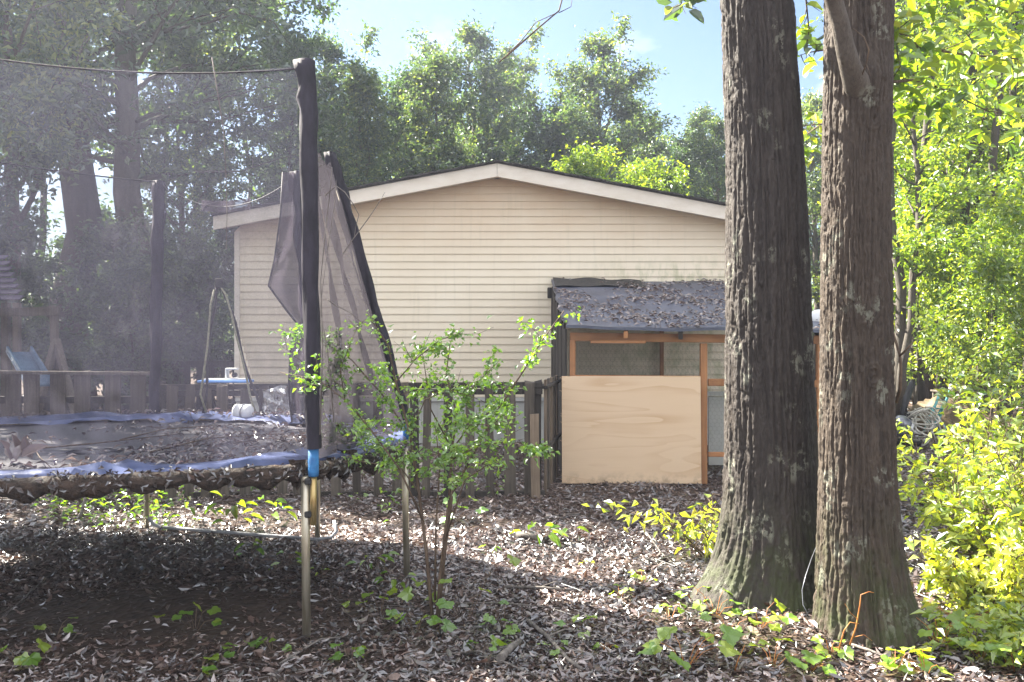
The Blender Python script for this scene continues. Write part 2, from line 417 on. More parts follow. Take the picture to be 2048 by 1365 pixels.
M['leaf_shrub'] = m_leaf('shrub_leaves', [(0, (.07, .15, .014)), (.5, (.14, .27, .022)), (1, (.28, .37, .045))], .5, (1.8, 1.8, .35), .42, .12)
M['leaf_vine'] = m_leaf('vine_leaves', [(0, (.07, .16, .018)), (.5, (.17, .30, .026)), (1, (.36, .43, .06))], .5, (1.9, 1.8, .35), .45, .07)
M['leaf_seed'] = m_leaf('seedling_leaves', [(0, (.06, .15, .018)), (.5, (.12, .24, .025)), (1, (.24, .32, .045))], .5, (1.8, 1.7, .35), .35, .08)
M['litter'] = m_leaf('dead_leaves', [(0, (.030, .017, .013)), (.3, (.085, .047, .034)), (.6, (.15, .096, .078)), (.85, (.27, .20, .175)), (1, (.44, .36, .32))], .12, (1.3, .9, .6), .34, .17)
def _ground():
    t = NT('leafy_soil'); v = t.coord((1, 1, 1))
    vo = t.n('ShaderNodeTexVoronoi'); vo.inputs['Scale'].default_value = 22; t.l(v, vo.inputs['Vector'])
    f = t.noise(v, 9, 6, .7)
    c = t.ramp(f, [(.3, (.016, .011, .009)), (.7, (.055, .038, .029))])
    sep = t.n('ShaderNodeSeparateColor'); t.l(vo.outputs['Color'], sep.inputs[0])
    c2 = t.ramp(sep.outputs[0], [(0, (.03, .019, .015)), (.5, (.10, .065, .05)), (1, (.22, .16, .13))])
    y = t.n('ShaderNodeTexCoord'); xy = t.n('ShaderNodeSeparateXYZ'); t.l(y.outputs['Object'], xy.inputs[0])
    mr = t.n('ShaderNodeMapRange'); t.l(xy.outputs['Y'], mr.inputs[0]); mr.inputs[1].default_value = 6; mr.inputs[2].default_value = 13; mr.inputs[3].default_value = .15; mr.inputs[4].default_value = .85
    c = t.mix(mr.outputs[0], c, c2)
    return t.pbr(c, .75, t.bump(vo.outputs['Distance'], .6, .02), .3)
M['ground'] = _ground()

# ------------------------------------------------------------------ world, sun, camera
SUN_AZ, SUN_EL = 33, 41        # degrees behind straight left; elevation
sd = Vector((-math.cos(R(SUN_AZ))*math.cos(R(SUN_EL)), math.sin(R(SUN_AZ))*math.cos(R(SUN_EL)), math.sin(R(SUN_EL))))
w = bpy.data.worlds.new('World'); S.world = w; w.use_nodes = True
nt = w.node_tree; bg = nt.nodes['Background']
sky = nt.nodes.new('ShaderNodeTexSky'); sky.sky_type = 'NISHITA'; sky.sun_disc = False
sky.sun_elevation = R(SUN_EL); sky.sun_rotation = math.atan2(sd.x, sd.y)
sky.air_density = 1.0; sky.dust_density = .8; sky.ozone_density = 3.0
# broken white cloud low over the trees
tc = nt.nodes.new('ShaderNodeTexCoord'); sx = nt.nodes.new('ShaderNodeSeparateXYZ'); nt.links.new(tc.outputs['Generated'], sx.inputs[0])
mp = nt.nodes.new('ShaderNodeMapping'); mp.inputs['Scale'].default_value = (1, 1, 2.2); nt.links.new(tc.outputs['Generated'], mp.inputs[0])
no = nt.nodes.new('ShaderNodeTexNoise'); no.inputs['Scale'].default_value = 5.0; no.inputs['Detail'].default_value = 7; no.inputs['Roughness'].default_value = .55
nt.links.new(mp.outputs[0], no.inputs['Vector'])
r1 = nt.nodes.new('ShaderNodeValToRGB'); r1.color_ramp.elements[0].position = .60; r1.color_ramp.elements[1].position = .65
nt.links.new(no.outputs['Fac'], r1.inputs[0])
r2 = nt.nodes.new('ShaderNodeMapRange'); r2.inputs[1].default_value = .34; r2.inputs[2].default_value = .22; r2.inputs[3].default_value = 0; r2.inputs[4].default_value = .85
nt.links.new(sx.outputs['Z'], r2.inputs[0])
mu = nt.nodes.new('ShaderNodeMath'); mu.operation = 'MULTIPLY'; nt.links.new(r1.outputs[0], mu.inputs[0]); nt.links.new(r2.outputs[0], mu.inputs[1])
mx = nt.nodes.new('ShaderNodeMix'); mx.data_type = 'RGBA'; nt.links.new(mu.outputs[0], mx.inputs[0]); nt.links.new(sky.outputs[0], mx.inputs[6]); mx.inputs[7].default_value = (6.5, 6.9, 7.4, 1)
# bright cloud added out of view, overhead and behind the viewer, for fill light
r3 = nt.nodes.new('ShaderNodeMapRange'); r3.inputs[1].default_value = .15; r3.inputs[2].default_value = -.25; nt.links.new(sx.outputs['Y'], r3.inputs[0])
r4 = nt.nodes.new('ShaderNodeMapRange'); r4.inputs[1].default_value = .45; r4.inputs[2].default_value = .65; nt.links.new(sx.outputs['Z'], r4.inputs[0])
m3 = nt.nodes.new('ShaderNodeMath'); m3.operation = 'MAXIMUM'; nt.links.new(r3.outputs[0], m3.inputs[0]); nt.links.new(r4.outputs[0], m3.inputs[1])
r5 = nt.nodes.new('ShaderNodeValToRGB'); r5.color_ramp.elements[0].position = .40; r5.color_ramp.elements[1].position = .52; nt.links.new(no.outputs['Fac'], r5.inputs[0])
m4 = nt.nodes.new('ShaderNodeMath'); m4.operation = 'MULTIPLY'; nt.links.new(m3.outputs[0], m4.inputs[0]); nt.links.new(r5.outputs[0], m4.inputs[1])
mx2 = nt.nodes.new('ShaderNodeMix'); mx2.data_type = 'RGBA'; nt.links.new(m4.outputs[0], mx2.inputs[0]); nt.links.new(mx.outputs[2], mx2.inputs[6]); mx2.inputs[7].default_value = (10.2, 10.1, 10.2, 1)
nt.links.new(mx2.outputs[2], bg.inputs[0]); bg.inputs[1].default_value = .031
sl = bpy.data.lights.new('sun', 'SUN'); sl.energy = 5.0; sl.angle = R(.55); sl.color = (1, .93, .80)
so = bpy.data.objects.new('sun', sl); COL.objects.link(so); so.rotation_euler = sd.to_track_quat('Z', 'Y').to_euler(); so.location = sd * 60
cam = bpy.data.cameras.new('camera'); co = bpy.data.objects.new('camera', cam); COL.objects.link(co); S.camera = co
co.location = (0, 0, H); co.rotation_euler = (R(90), 0, 0)
cam.sensor_width = 36; cam.lens = F / 2048 * 36; cam.shift_y = -(682.5 - YH) / 2048; cam.clip_start = .05; cam.clip_end = 900
S.view_settings.view_transform = 'Standard'; S.view_settings.look = 'None'; S.view_settings.exposure = 2.95; S.view_settings.gamma = 1
S.cycles.use_denoising = True; S.cycles.max_bounces = 8; S.cycles.transparent_max_bounces = 24
S.cycles.transmission_bounces = 6; S.cycles.diffuse_bounces = 4; S.cycles.glossy_bounces = 3
S.cycles.sample_clamp_indirect = 6

# ------------------------------------------------------------------ ground and leaf litter
def sheet(name, xs, ys, mat):
    X, Y = np.meshgrid(xs, ys); Z = gz(X, Y); nx, ny = len(xs), len(ys)
    V = np.stack([X, Y, Z], -1).reshape(-1, 3)
    i = (np.arange(ny-1)[:, None]*nx + np.arange(nx-1)[None]).ravel()
    o = link(name, npmesh(name, V, [np.stack([i, i+1, i+nx+1, i+nx], 1)], None, True), mat); return o
xs = np.concatenate([-np.geomspace(400, 9, 22), np.linspace(-8, 8, 129), np.geomspace(9, 400, 22)])
ys = np.concatenate([[-60, -25, -10, -4, 0, 1.5], np.linspace(2.5, 18, 125), np.geomspace(19, 600, 26)])
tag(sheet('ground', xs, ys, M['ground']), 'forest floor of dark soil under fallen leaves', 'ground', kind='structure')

def litter_points(n, y0, y1, power=1.0):
    g = np.random.default_rng(int(y0*100))
    u = g.random(n); y = np.sqrt(y0*y0 + u*(y1*y1 - y0*y0)); x = (g.random(n)*2-1) * (.66*y + .5)
    return g, x, y
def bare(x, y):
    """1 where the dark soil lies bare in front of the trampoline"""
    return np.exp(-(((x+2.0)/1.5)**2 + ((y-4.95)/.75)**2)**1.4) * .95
parts = []
for n, y0, y1, tmpl, L0 in ((155000, 2.9, 7.2, T_LITTER, .037), (90000, 7.2, 12.5, T_FOLD, .049), (30000, 12.5, 24, T_QUAD, .12)):
    g, x, y = litter_points(n, y0, y1)
    dens = .55 + .75*vnoise(x*.8, y*.8, 0, 21)*.6 + .25*vnoise(x*3, y*3, 0, 22)
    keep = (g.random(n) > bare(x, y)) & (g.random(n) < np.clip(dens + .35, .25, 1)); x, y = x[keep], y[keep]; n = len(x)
    z = gz(x, y) + .006 + g.random(n)*.022
    az = g.random(n)*2*np.pi; el = g.normal(0, .22, n)
    d = np.stack([np.cos(az)*np.cos(el), np.sin(az)*np.cos(el), np.sin(el)], 1)
    nr = np.stack([g.normal(0, .38, n), g.normal(0, .38, n), np.where(g.random(n) < .5, 1, -1)], 1)
    L = L0 * np.clip(np.exp(g.normal(-.16, .42, n)), .3, 2.4); W = L * np.clip(g.normal(.36, .12, n), .16, .75)
    tint = np.clip(.38 + .35*vnoise(x*.9, y*.9, 0, 23) + .2*vnoise(x*4, y*4, 0, 24) + g.normal(0, .27, n), 0, 1)
    parts.append(leaves(np.stack([x, y, z], 1), d, nr, L, W, tmpl, tint, g.uniform(-.6, 1.4, n)))
off = 0; V_ = []; F3 = []; F4 = []; T_ = []
for V, fs, t in parts:
    for f in fs: (F3 if f.shape[1] == 3 else F4).append(f + off)
    V_.append(V); T_.append(t); off += len(V)
lit = link('leaf_litter', npmesh('leaf_litter', np.concatenate(V_), [np.concatenate(F3), np.concatenate(F4)], np.concatenate(T_)), M['litter'])
tag(lit, 'brown fallen oak leaves carpeting the yard', 'leaf litter', kind='stuff')

n = 2600; g, x, y = litter_points(n, 3.1, 11); L = g.uniform(.05, .20, n); az = g.random(n)*np.pi
d = np.stack([np.cos(az), np.sin(az), g.normal(0, .06, n)], 1)
T_TWIG = (np.array([(0, -.5, 0), (0, .5, 0), (0, 0, .5), (.5, -.4, .0), (.5, .4, .0), (.5, 0, .45), (1, -.15, 0), (1, .15, 0), (1, 0, .2)], float), [np.array([(0, 1, 4, 3), (1, 2, 5, 4), (2, 0, 3, 5), (3, 4, 7, 6), (4, 5, 8, 7), (5, 3, 6, 8)])])
T2 = (T_TWIG[0]*np.array([1, 1, .02]), T_TWIG[1])
tag(leafobj('twig_litter', np.stack([x, y, gz(x, y) + .022 + g.random(n)*.014], 1), d, np.tile([0., 0, 1], (n, 1)), L, g.uniform(.0025, .007, n), T2, np.clip(g.normal(.05, .12, n), 0, 1), M['litter'], None, 1, (0, 0, 0)),
    'thin dead twigs strewn through the leaf litter', 'twigs', kind='stuff')
# ------------------------------------------------------------------ house
HD = 12.86; ppm = F / HD
def hx(px): return (px - 1024) / ppm
def hz(py): return H - (py - YH) / ppm
x0, x1, xr = hx(471), hx(1519), hx(995)
zb = hz(795); slope = .186; zpk = hz(352) - .085
house = emp('house', (xr, HD, 0), 'cream vinyl sided house end with a low white trimmed gable', 'house')
def ztop(x): return zpk + .07 - abs(x - xr)*slope
mb = MB(); rev = 15.05 / ppm
k = 0; z = zb
while z < zpk:
    za, zt = z, z + rev
    def span(zz):
        lim = (zpk + .07 - zz) / slope
        return max(x0, xr - lim), min(x1, xr + lim)
    a0, a1 = span(za); b0, b1 = span(zt)
    if a1 - a0 < .05: break
    b0, b1 = (b0, b1) if b1 > b0 else (xr, xr+.001)
    yb, ytp = HD - .016, HD - .002
    zm = za + rev*.12
    # butt lip, nosing, then the face leaning back under the course above
    vs = [(a0, HD, za), (a1, HD, za), (a0, yb, za+.001), (a1, yb, za+.001), (a0, yb-.001, zm), (a1, yb-.001, zm), (b0, ytp, zt), (b1, ytp, zt)]
    mb.add(vs, [(0, 1, 3, 2), (2, 3, 5, 4), (4, 5, 7, 6)])
    z += rev; k += 1
rows = k                                       # lapped butt joints of the vinyl lengths
for i in range(26):
    kk = rnd.randrange(rows - 5); zz = zb + kk*rev; xx = rnd.uniform(x0 + .5, x1 - .5)
    if xx - max(x0, xr - (zpk - zz - rev)/slope) < .1 or min(x1, xr + (zpk - zz - rev)/slope) - xx < .1: continue
    mb.add([(xx, HD - .0185, zz + .012), (xx + .03, HD - .0165, zz + .012), (xx + .03, HD - .0025, zz + rev - .002), (xx, HD - .0045, zz + rev - .002), (xx, HD - .012, zz + .012), (xx, HD, zz + rev - .002)], [(0, 1, 2, 3), (0, 3, 5, 4)])
mb.build('siding', M['siding'], house)
mb = MB()                                      # the rest of the shell
for xx in (x0 + .02, x1 - .02): mb.box((xx, HD + 6.01, (zb + ztop(xx))/2 - .1), (.04, 12, ztop(xx) - zb - .2))
mb.box((xr, HD + 12, (zb + 2.9)/2), (x1 - x0, .05, 2.9 - zb))
mb.build('wall', M['siding'], house)
mb = MB(); n = 34
for i in range(n):
    a = x0 + (x1-x0)*i/n; b = x0 + (x1-x0)*(i+1)/n
    mb.box(((a+b)/2, HD + .04, zb/2 - .03), (b-a-.006, .03, zb + .02))
    mb.box((b, HD + .027, zb/2 - .03), (.018, .03, zb + .02))
mb.box((xr, HD + .012, zb - .03), (x1-x0, .05, .06), None, .005)
mb.build('skirting', M['skirt'], house)
mb = MB()
for sgn in (-1, 1):
    e = Vector((xr + sgn*3.93, HD - .33, ztop(xr + 3.93) + .10)); p = Vector((xr, HD - .33, zpk + .17 + .0))
    f_ = [Vector((xr, HD-.36, zpk + .20)), Vector((xr, HD+12.3, zpk + .20)), e + Vector((sgn*.04, -.03, .02)), e + Vector((sgn*.04, 12.6, .02))]
    mb.add([f_[0], f_[1], f_[3], f_[2]] + [v + Vector((0, 0, .035)) for v in (f_[0], f_[1], f_[3], f_[2])],
           [(0, 1, 2, 3), (4, 5, 6, 7), (0, 3, 7, 4), (3, 2, 6, 7), (1, 2, 6, 5)])
    # ragged shingle butts along the rake
    for i in range(34):
        t_ = i/34; q = f_[0].lerp(f_[2], t_ + .012)
        mb.box(q + Vector((0, -.012 - .012*rnd.random(), .022 + .012*rnd.random())), (.118, .03, .022), Matrix.Rotation(-sgn*-math.atan(slope), 3, 'Y'))
mb.build('roof', M['shingle'], house)
for sgn in (-1, 1):
    mb = MB(); a = Vector((xr + sgn*.002, HD - .34, zpk + .20)); e = Vector((xr + sgn*3.95, HD - .34, ztop(xr + 3.93) + .12)); hgt = .185
    vs = [a, e, e - Vector((0, 0, hgt)), a - Vector((0, 0, hgt))]
    mb.add([v for v in vs] + [v + Vector((0, .03, 0)) for v in vs], [(0, 1, 2, 3), (4, 5, 6, 7), (0, 1, 5, 4), (1, 2, 6, 5), (2, 3, 7, 6), (3, 0, 4, 7)])
    mb.build('rake_trim', M['trim'], house)
    mb = MB(); b0_ = Vector((xr, HD - .31, zpk + .05)); b1_ = Vector((xr + sgn*3.92, HD - .31, ztop(xr + 3.92) - .02))
    mb.add([b0_, b1_, b1_ + Vector((0, .31, 0)), b0_ + Vector((0, .31, 0))], [(0, 1, 2, 3)]); mb.build('soffit', M['trim'], house)
for px in (962, 1035):
    MB().beam(P(px, 350, HD - .05), P(px, 361, HD - .05), .022, .02).build('hook', M['trim'], house)
mb = MB().box((x0 + .03, HD - .012, (zb + ztop(x0))/2 - .04), (.075, .05, ztop(x0) - zb - .1), None, .004)
mb.build('corner_post', M['trim'], house)

# ------------------------------------------------------------------ chicken coop lean-to
CD = 9.45; cp = F / CD
def cx(px): return (px - 1024) / cp
def cz(py): return H - (py - YH) / cp
coop = emp('chicken_coop', (cx(1280), CD, 0), 'wire fronted lean-to shed with sagging black felt roof and orange timber posts', 'shed')
xl, xR = cx(1140), cx(1652)
zf = cz(657) + .02; zback = hz(560)
def roofz(t, x): return zf + (zback - zf)*t - .012*math.sin(math.pi*t) - .012*(x-xl) + .010*math.sin(x*3.1 + t*5) + .004*math.sin(x*9+2)*(1-t)
yf, yb = CD - .18, HD - .03
nx, ny = 46, 40; xs_ = np.linspace(xl - .05, xR + .12, nx)
vs = []
for j in range(ny):
    t_ = j/(ny-1)
    for i in range(nx):
        vs.append((xs_[i] + .03*(1-t_)*(i == 0)*math.sin(t_*30), yf + (yb-yf)*t_ - (.01*math.sin(xs_[i]*9) if j == 0 else 0), roofz(t_, xs_[i])))
fs = [(j*nx+i, j*nx+i+1, (j+1)*nx+i+1, (j+1)*nx+i) for j in range(ny-1) for i in range(nx-1)]
mb = MB().add(vs, fs, True); m0 = len(vs)
mb.add([(v[0], v[1], v[2]-.03) for v in vs], [tuple(reversed(f)) for f in fs])
edge = [(0, i) for i in range(nx)]
for i in range(nx-1): mb.f.append((i, i+1, m0+i+1, m0+i)); mb.sm.append(False)
for j in range(ny-1):
    for i in (0, nx-1): mb.f.append((j*nx+i, (j+1)*nx+i, m0+(j+1)*nx+i, m0+j*nx+i)); mb.sm.append(False)
roof_o = mb.build('roof', M['roll'], coop)
# folded second felt sheet along the top
mb = MB(); vs = []
for j, t_ in enumerate((.80, .9, 1.0)):
    for i in range(30):
        x = xl - .03 + i*(1.25)/29; vs.append((x, yf + (yb-yf)*t_, roofz(t_, x) + .018 + .01*math.sin(x*11+j)))
mb.add(vs, [(j*30+i, j*30+i+1, (j+1)*30+i+1, (j+1)*30+i) for j in range(2) for i in range(29)], True)
mb.build('felt_patch', M['shingle'], roof_o)
zh = cz(670)
mb = MB().beam((xl, CD, zh - .02), (xR + .05, CD, zh - .055), .04, .09); mb.build('header_beam', M['lumber'], coop)
for px, top, bot, wd, dd in ((1145, zh - .06, 0, .062, .06), (1407, zh - .09, 0, .072, .06)):
    MB().beam((cx(px), CD + .005, bot), (cx(px), CD + .005, top), wd, dd).build('post', M['lumber_v'], coop)
MB().beam((cx(1640), CD + .005, 0), (cx(1640), CD + .005, zh - .1), .07, .06).build('post', M['lumber_v'], coop)
MB().beam((cx(1180), CD - .045, cz(684)), (cx(1290), CD - .045, cz(682) - .012), .03, .032).build('cleat', M['lumber'], coop)
MB().beam((cx(1416), CD, cz(765)), (cx(1640), CD, cz(768)), .04, .075).build('rail', M['lumber'], coop)
MB().beam((cx(1150), CD, cz(756)), (cx(1400), CD, cz(758)), .04, .06).build('rail', M['lumber'], coop)
MB().beam((cx(1416), CD, cz(909)), (cx(1640), CD, cz(911)), .04, .05).build('sill', M['lumber'], coop)
MB().beam((hx(1321), HD - .1, 0), (hx(1321), HD - .1, 1.9), .055, .05).build('post', M['lumber_v'], coop)
for px in (1248, 1356, 1500, 1600):
    a = Vector((cx(px), CD - .15, roofz(0.01, cx(px)) - .082)); b = Vector((hx(px) if px < 1519 else cx(px), HD - .06, roofz(.99, cx(px)) - .075))
    MB().beam(a, b, .045, .075).build('rafter', M['fence_dark'] if px == 1356 else M['lumber_v'], coop)
mb = MB()                                   # the boarded end wall
for i in range(9):
    t0, t1 = i/9, (i+1)/9; ya = CD - .05 + (HD - CD - .1)*t0; yb_ = CD - .05 + (HD - CD - .1)*t1
    zt = min(roofz(t0, xl), roofz(t1, xl)) - .04
    mb.box((xl - .045 + .008*(i % 2), (ya+yb_)/2, zt/2), (.025, yb_-ya-.004, zt), None, .003)
mb.build('end_wall', M['fence_dark'], coop)
MB().box((xl - .085, HD - .32, roofz(.9, xl) - .13), (.06, .1, .15), None, .01).build('bracket', M['fence_dark'], coop)
# hexagonal chicken wire
mb = MB(); c_ = .046; r_ = c_/math.sqrt(3); wv = []; wf = []
def wire(a, b, rr=.00045):
    a = Vector(a); b = Vector(b); d = (b-a).normalized(); s1 = d.cross(Vector((0, 1, 0))).normalized()*rr; s2 = Vector((0, 1, 0))*rr
    o = len(wv)
    for q in (a, b): wv.extend([tuple(q+s1), tuple(q+s2), tuple(q-s1-s2)])
    wf.extend([(o, o+1, o+4, o+3), (o+1, o+2, o+5, o+4), (o+2, o, o+3, o+5)])
zr = 0
for (xa, xb, za, zb_) in ((cx(1150), cx(1400), cz(752), zh - .08), (cx(1415), cx(1636), cz(905), zh - .1)):
    row = 0; z = za
    while z < zb_:
        x = xa + (c_/2 if row % 2 else 0)
        while x < xb:
            j = rnd.uniform(-.004, .004)
            wire((x, CD - .035, z), (x, CD - .035, z + r_)); 
            wire((x, CD - .035, z + r_), (x + c_/2, CD - .035 + j, z + 1.5*r_)); wire((x, CD - .035, z + r_), (x - c_/2, CD - .035 + j, z + 1.5*r_))
            x += c_
        z += 1.5*r_; row += 1
mb.add(wv, wf); mb.build('chicken_wire', M['twig'], coop)
mb = MB()
for i in range(5): mb.box((cx(1424 + 43*i), CD + .75, .48), (.20, .02, .78), None, .003)
mb.box((cx(1530), CD + .73, .9), (1.1, .03, .05)); mb.build('nest_panel', M['skirt'], coop)
MB().beam((cx(1436), CD + .7, .1), (cx(1436), CD + .7, .86), .03, .02).build('batten', M['fence_dark'], coop)
# leaves on the roof
n = 4200; g = np.random.default_rng(5); t_ = g.random(n); x = g.uniform(xl - .03, xR + .1, n)
den = .30 + .9*vnoise(x*1.7, t_*6, 0, 31) + .35*np.clip((x - (xl+.7))/1.0, 0, 1)*np.clip((t_ - .45)*3, -.2, 1) + .2*np.clip((t_-.3), 0, 1)
k_ = g.random(n) < np.clip(den, .05, 1)*.8; t_, x = t_[k_], x[k_]; n = len(x)
pos = np.stack([x, yf + (yb-yf)*t_, np.array([roofz(a, b) for a, b in zip(t_, x)]) + .008 + g.random(n)*.02], 1)
az = g.random(n)*6.28; d = np.stack([np.cos(az), np.sin(az), .22*np.sin(az) + g.normal(0, .15, n)], 1)
nr = np.stack([g.normal(0, .3, n), g.normal(-.25, .3, n), np.ones(n)], 1); L = .075*g.uniform(.6, 1.3, n)
tag(leafobj('roof_leaves', pos, d, nr, L, L*.4, T_FOLD, np.clip(g.normal(.45, .22, n), 0, 1), M['litter'], None, 1, (0, 0, 0)),
    'dry brown leaves drifted over the felt roof of the lean-to', 'fallen leaves', kind='stuff')
# plywood sheet leaning on the front
a, b = P(1124, 968, CD - .13), P(1403, 970, CD - .13); hh = 212/cp
mb = MB(); 
rt = Matrix.Rotation(R(-2.2), 3, 'X')
mb.box(((a.x+b.x)/2, CD - .10, hh/2 + a.z + .0), (b.x-a.x, .012, hh), rt, .002)
for i in range(9):
    zz = a.z + hh*rnd.random(); mb.beam((a.x + .004, CD - .105, zz), (a.x - .012 - .012*rnd.random(), CD - .107, zz + .012), .003, .003, 0)
tag(mb.build('plywood_sheet', M['ply'], None, ((a.x+b.x)/2, CD - .1, 0)), 'pale new plywood sheet leaning against the front of the lean-to shed', 'plywood')
# white globe between the trunks
gl = emp('globe_lamp', P(1637, 658, 9.9), 'round white globe showing between the two big trunks above the shed roof', 'lamp')
c = P(1637, 641, 9.9)
MB().lathe(c, [(.12*math.sin(a), -.12*math.cos(a)) for a in np.linspace(.05, math.pi-.001, 16)], 24).build('shade', M['white'], gl)
MB().lathe(c - Vector((0, 0, .17)), [(.03, 0), (.045, .02), (.045, .06), (.03, .07)], 14).build('base', M['clamp'], gl)
MB().tube([(c.x, c.y, 1.4), c - Vector((0, 0, .15))], .016).build('stem', M['clamp'], gl)

# ------------------------------------------------------------------ fences
def picket(px0, px1, pyt, D, mat, par, lean=0.0, zb=None):
    xa, xb = (px0-1024)/F*D, (px1-1024)/F*D; zt = H - (pyt-YH)/F*D
    zb = -.03 if zb is None else zb; mb = MB(); wd = xb - xa; cxm = (xa+xb)/2; n = 5; vs = []
    for i in range(n+1):
        t_ = i/n; z = zb + (zt-zb)*t_; o = lean*z + rnd.uniform(-.004, .004)
        for sx, sy in ((-1, -1), (1, -1), (1, 1), (-1, 1)):
            vs.append((cxm + o + sx*(wd/2)*(1+rnd.uniform(-.05, .03)), D + sy*.011, z + (rnd.uniform(-.02, .015) if i == n else 0)))
    fs = [(4*i+j, 4*i+(j+1) % 4, 4*i+4+(j+1) % 4, 4*i+4+j) for i in range(n) for j in range(4)] + [(3, 2, 1, 0), tuple(4*n+j for j in range(4))]
    return mb.add(vs, fs).build('picket', mat, par)
FD = F * H / (998 - YH)
fence = emp('picket_fence', ((900-1024)/F*FD, FD, 0), 'dark weathered picket fence with uneven gaps behind the small shrub', 'fence')
for (a, b, t_) in ((662, 682, 776), (706, 722, 772), (748, 767, 771), (784, 800, 770), (802, 821, 767), (823, 840, 769), (843, 859, 770), (888, 905, 768), (931, 949, 766), (973, 990, 766), (1009, 1032, 766), (1048, 1068, 764)):
    picket(a, b, t_, FD, M['fence'] if a not in (823, 888) else M['fence_dark'], fence, rnd.uniform(-.02, .02))
for (a, b) in ((330, 352), (368, 386), (402, 420), (436, 458), (480, 500), (521, 541), (556, 576), (586, 602), (624, 642)):
    picket(a, b, 772 + rnd.randint(-4, 6), FD, M['fence'], fence, rnd.uniform(-.03, .03))
for py, o in ((773, .03), (786, .032)):
    aa = P(318, py + 2, FD + .032); bb = P(1085, py - 3, FD + .032); MB().beam(aa, bb, .035, .055).build('rail', M['fence_dark'], fence)
aa = P(380, 993, FD + .03); bb = P(1090, 990, FD + .03); MB().beam(aa, bb, .035, .08).build('rail', M['fence_dark'], fence)
for (a, b) in ((1068, 1083), (318, 332)): picket(a, b, 762, FD + .09, M['fence_dark'], fence)
lb = emp('loose_board', P(1072, 990, FD - .04), 'short split board propped against the last picket of the fence', 'board')
picket(1063, 1081, 829, FD - .05, M['board_tan'], None, -.02).name = 'tmp_board'
o = bpy.data.objects['tmp_board']; o.parent = None; bpy.data.objects.remove(lb)
o.name = 'loose_board'; tag(o, 'short split board propped against the last picket of the fence', 'board')
gate = emp('side_fence', P(1098, 975, FD + .7), 'short fence run going back between the picket fence and the plywood sheet', 'fence')
for i, (px, dd) in enumerate(((1091, .12), (1097, .42), (1103, .75), (1109, 1.0), (1113, 1.25))):
    q = P(px, 700, FD + dd); mb = MB().box((q.x + .0, q.y, .56), (.022, .10, 1.12 + .04*rnd.random()), Matrix.Rotation(R(-8), 3, 'Z'), .003); mb.build('picket', M['fence'] if i % 2 else M['board_tan'], gate)
for z, wd in ((1.06, .10), (.46, .09)):
    a = P(1086, 700, FD + .05); b = P(1116, 700, FD + 1.5); a.z = b.z = z; MB().beam(a, b, wd, .03).build('rail', M['fence_dark'], gate)
# left run seen through the net
lf = emp('board_fence', P(140, 985, FD + .3), 'wide board fence with a flat top rail seen through the trampoline net', 'fence')
for px in (-70, -20, 28, 64, 118, 166, 228, 276):
    picket(px - 16, px + 15, 744, FD + .3, M['fence'], lf, rnd.uniform(-.01, .01))
MB().beam(P(-130, 744, FD + .26), P(312, 748, FD + .26), .05, .035).build('rail', M['fence'], lf)
MB().beam(P(-130, 800, FD + .335), P(312, 800, FD + .335), .035, .07).build('rail', M['fence_dark'], lf)
ff = emp('back_fence', P(390, 800, 17), 'low dark rail fence far behind the trampoline beside the house', 'fence')
for px in range(225, 470, 24): picket(px, px + 12, 733 + rnd.randint(-3, 3), 17, M['fence_dark'], ff)
MB().beam(P(215, 730, 17.03), P(476, 728, 17.03), .05, .12).build('rail', M['fence_dark'], ff)

# ------------------------------------------------------------------ trampoline
TC = Vector((-2.62, 5.66, 0)); TA, TB = 1.92, 1.62; RZ = .90
tr = emp('trampoline', TC, 'old trampoline heaped with leaves, torn black safety net and blue pads', 'trampoline')
def el(a, s=1.0, z=RZ): return Vector((TC.x + TA*s*math.cos(a), TC.y + TB*s*math.sin(a), z))
N_ = 96
ang = [2*math.pi*i/N_ for i in range(N_)]
def ring(prof, fz=None):
    vs = []; k = len(prof)
    for a in ang:
        for j, (ds, z) in enumerate(prof):
            p = el(a); dr = (p - Vector((TC.x, TC.y, RZ))).normalized(); q = p + dr*ds; q.z = RZ + z + (fz(a, j) if fz else 0); vs.append(q)
    fs = [(i*k+j, ((i+1) % N_)*k+j, ((i+1) % N_)*k+j+1, i*k+j+1) for i in range(N_) for j in range(k-1)]
    return MB().add(vs, fs, True)
MB().tube([el(a, 1, RZ - .02) for a in ang] + [el(0, 1, RZ - .02)], .022, 10, False).build('frame', M['steel'], tr)
vs = [Vector((TC.x, TC.y, RZ - .07))]; rr = 10
for j in range(1, rr+1):
    for a in ang: 
        v = el(a, .90*j/rr); v.z = RZ - .012 - .06*(1-(j/rr)**2) + .004*math.sin(a*9+j); vs.append(v)
fs = [(0, 1+i, 1+(i+1) % N_) for i in range(N_)] + [(1+j*N_+i, 1+j*N_+(i+1) % N_, 1+(j+1)*N_+(i+1) % N_, 1+(j+1)*N_+i) for j in range(rr-1) for i in range(N_)]
MB().add(vs, fs, True).build('jumping_mat', M['mat'], tr)
def padz(a, j): return .012*math.sin(a*23 + j*2) + .012*math.sin(a*11+1.3*j) + .01*math.sin(a*41 + j*3)
ring([(-.27, -.004), (-.2, .022), (-.1, .032), (0, .03), (.03, .015), (.038, -.01), (.04, -.045)], padz).build('pad', M['pad'], tr)
def tri(px, py, D): return P(px, py, D)
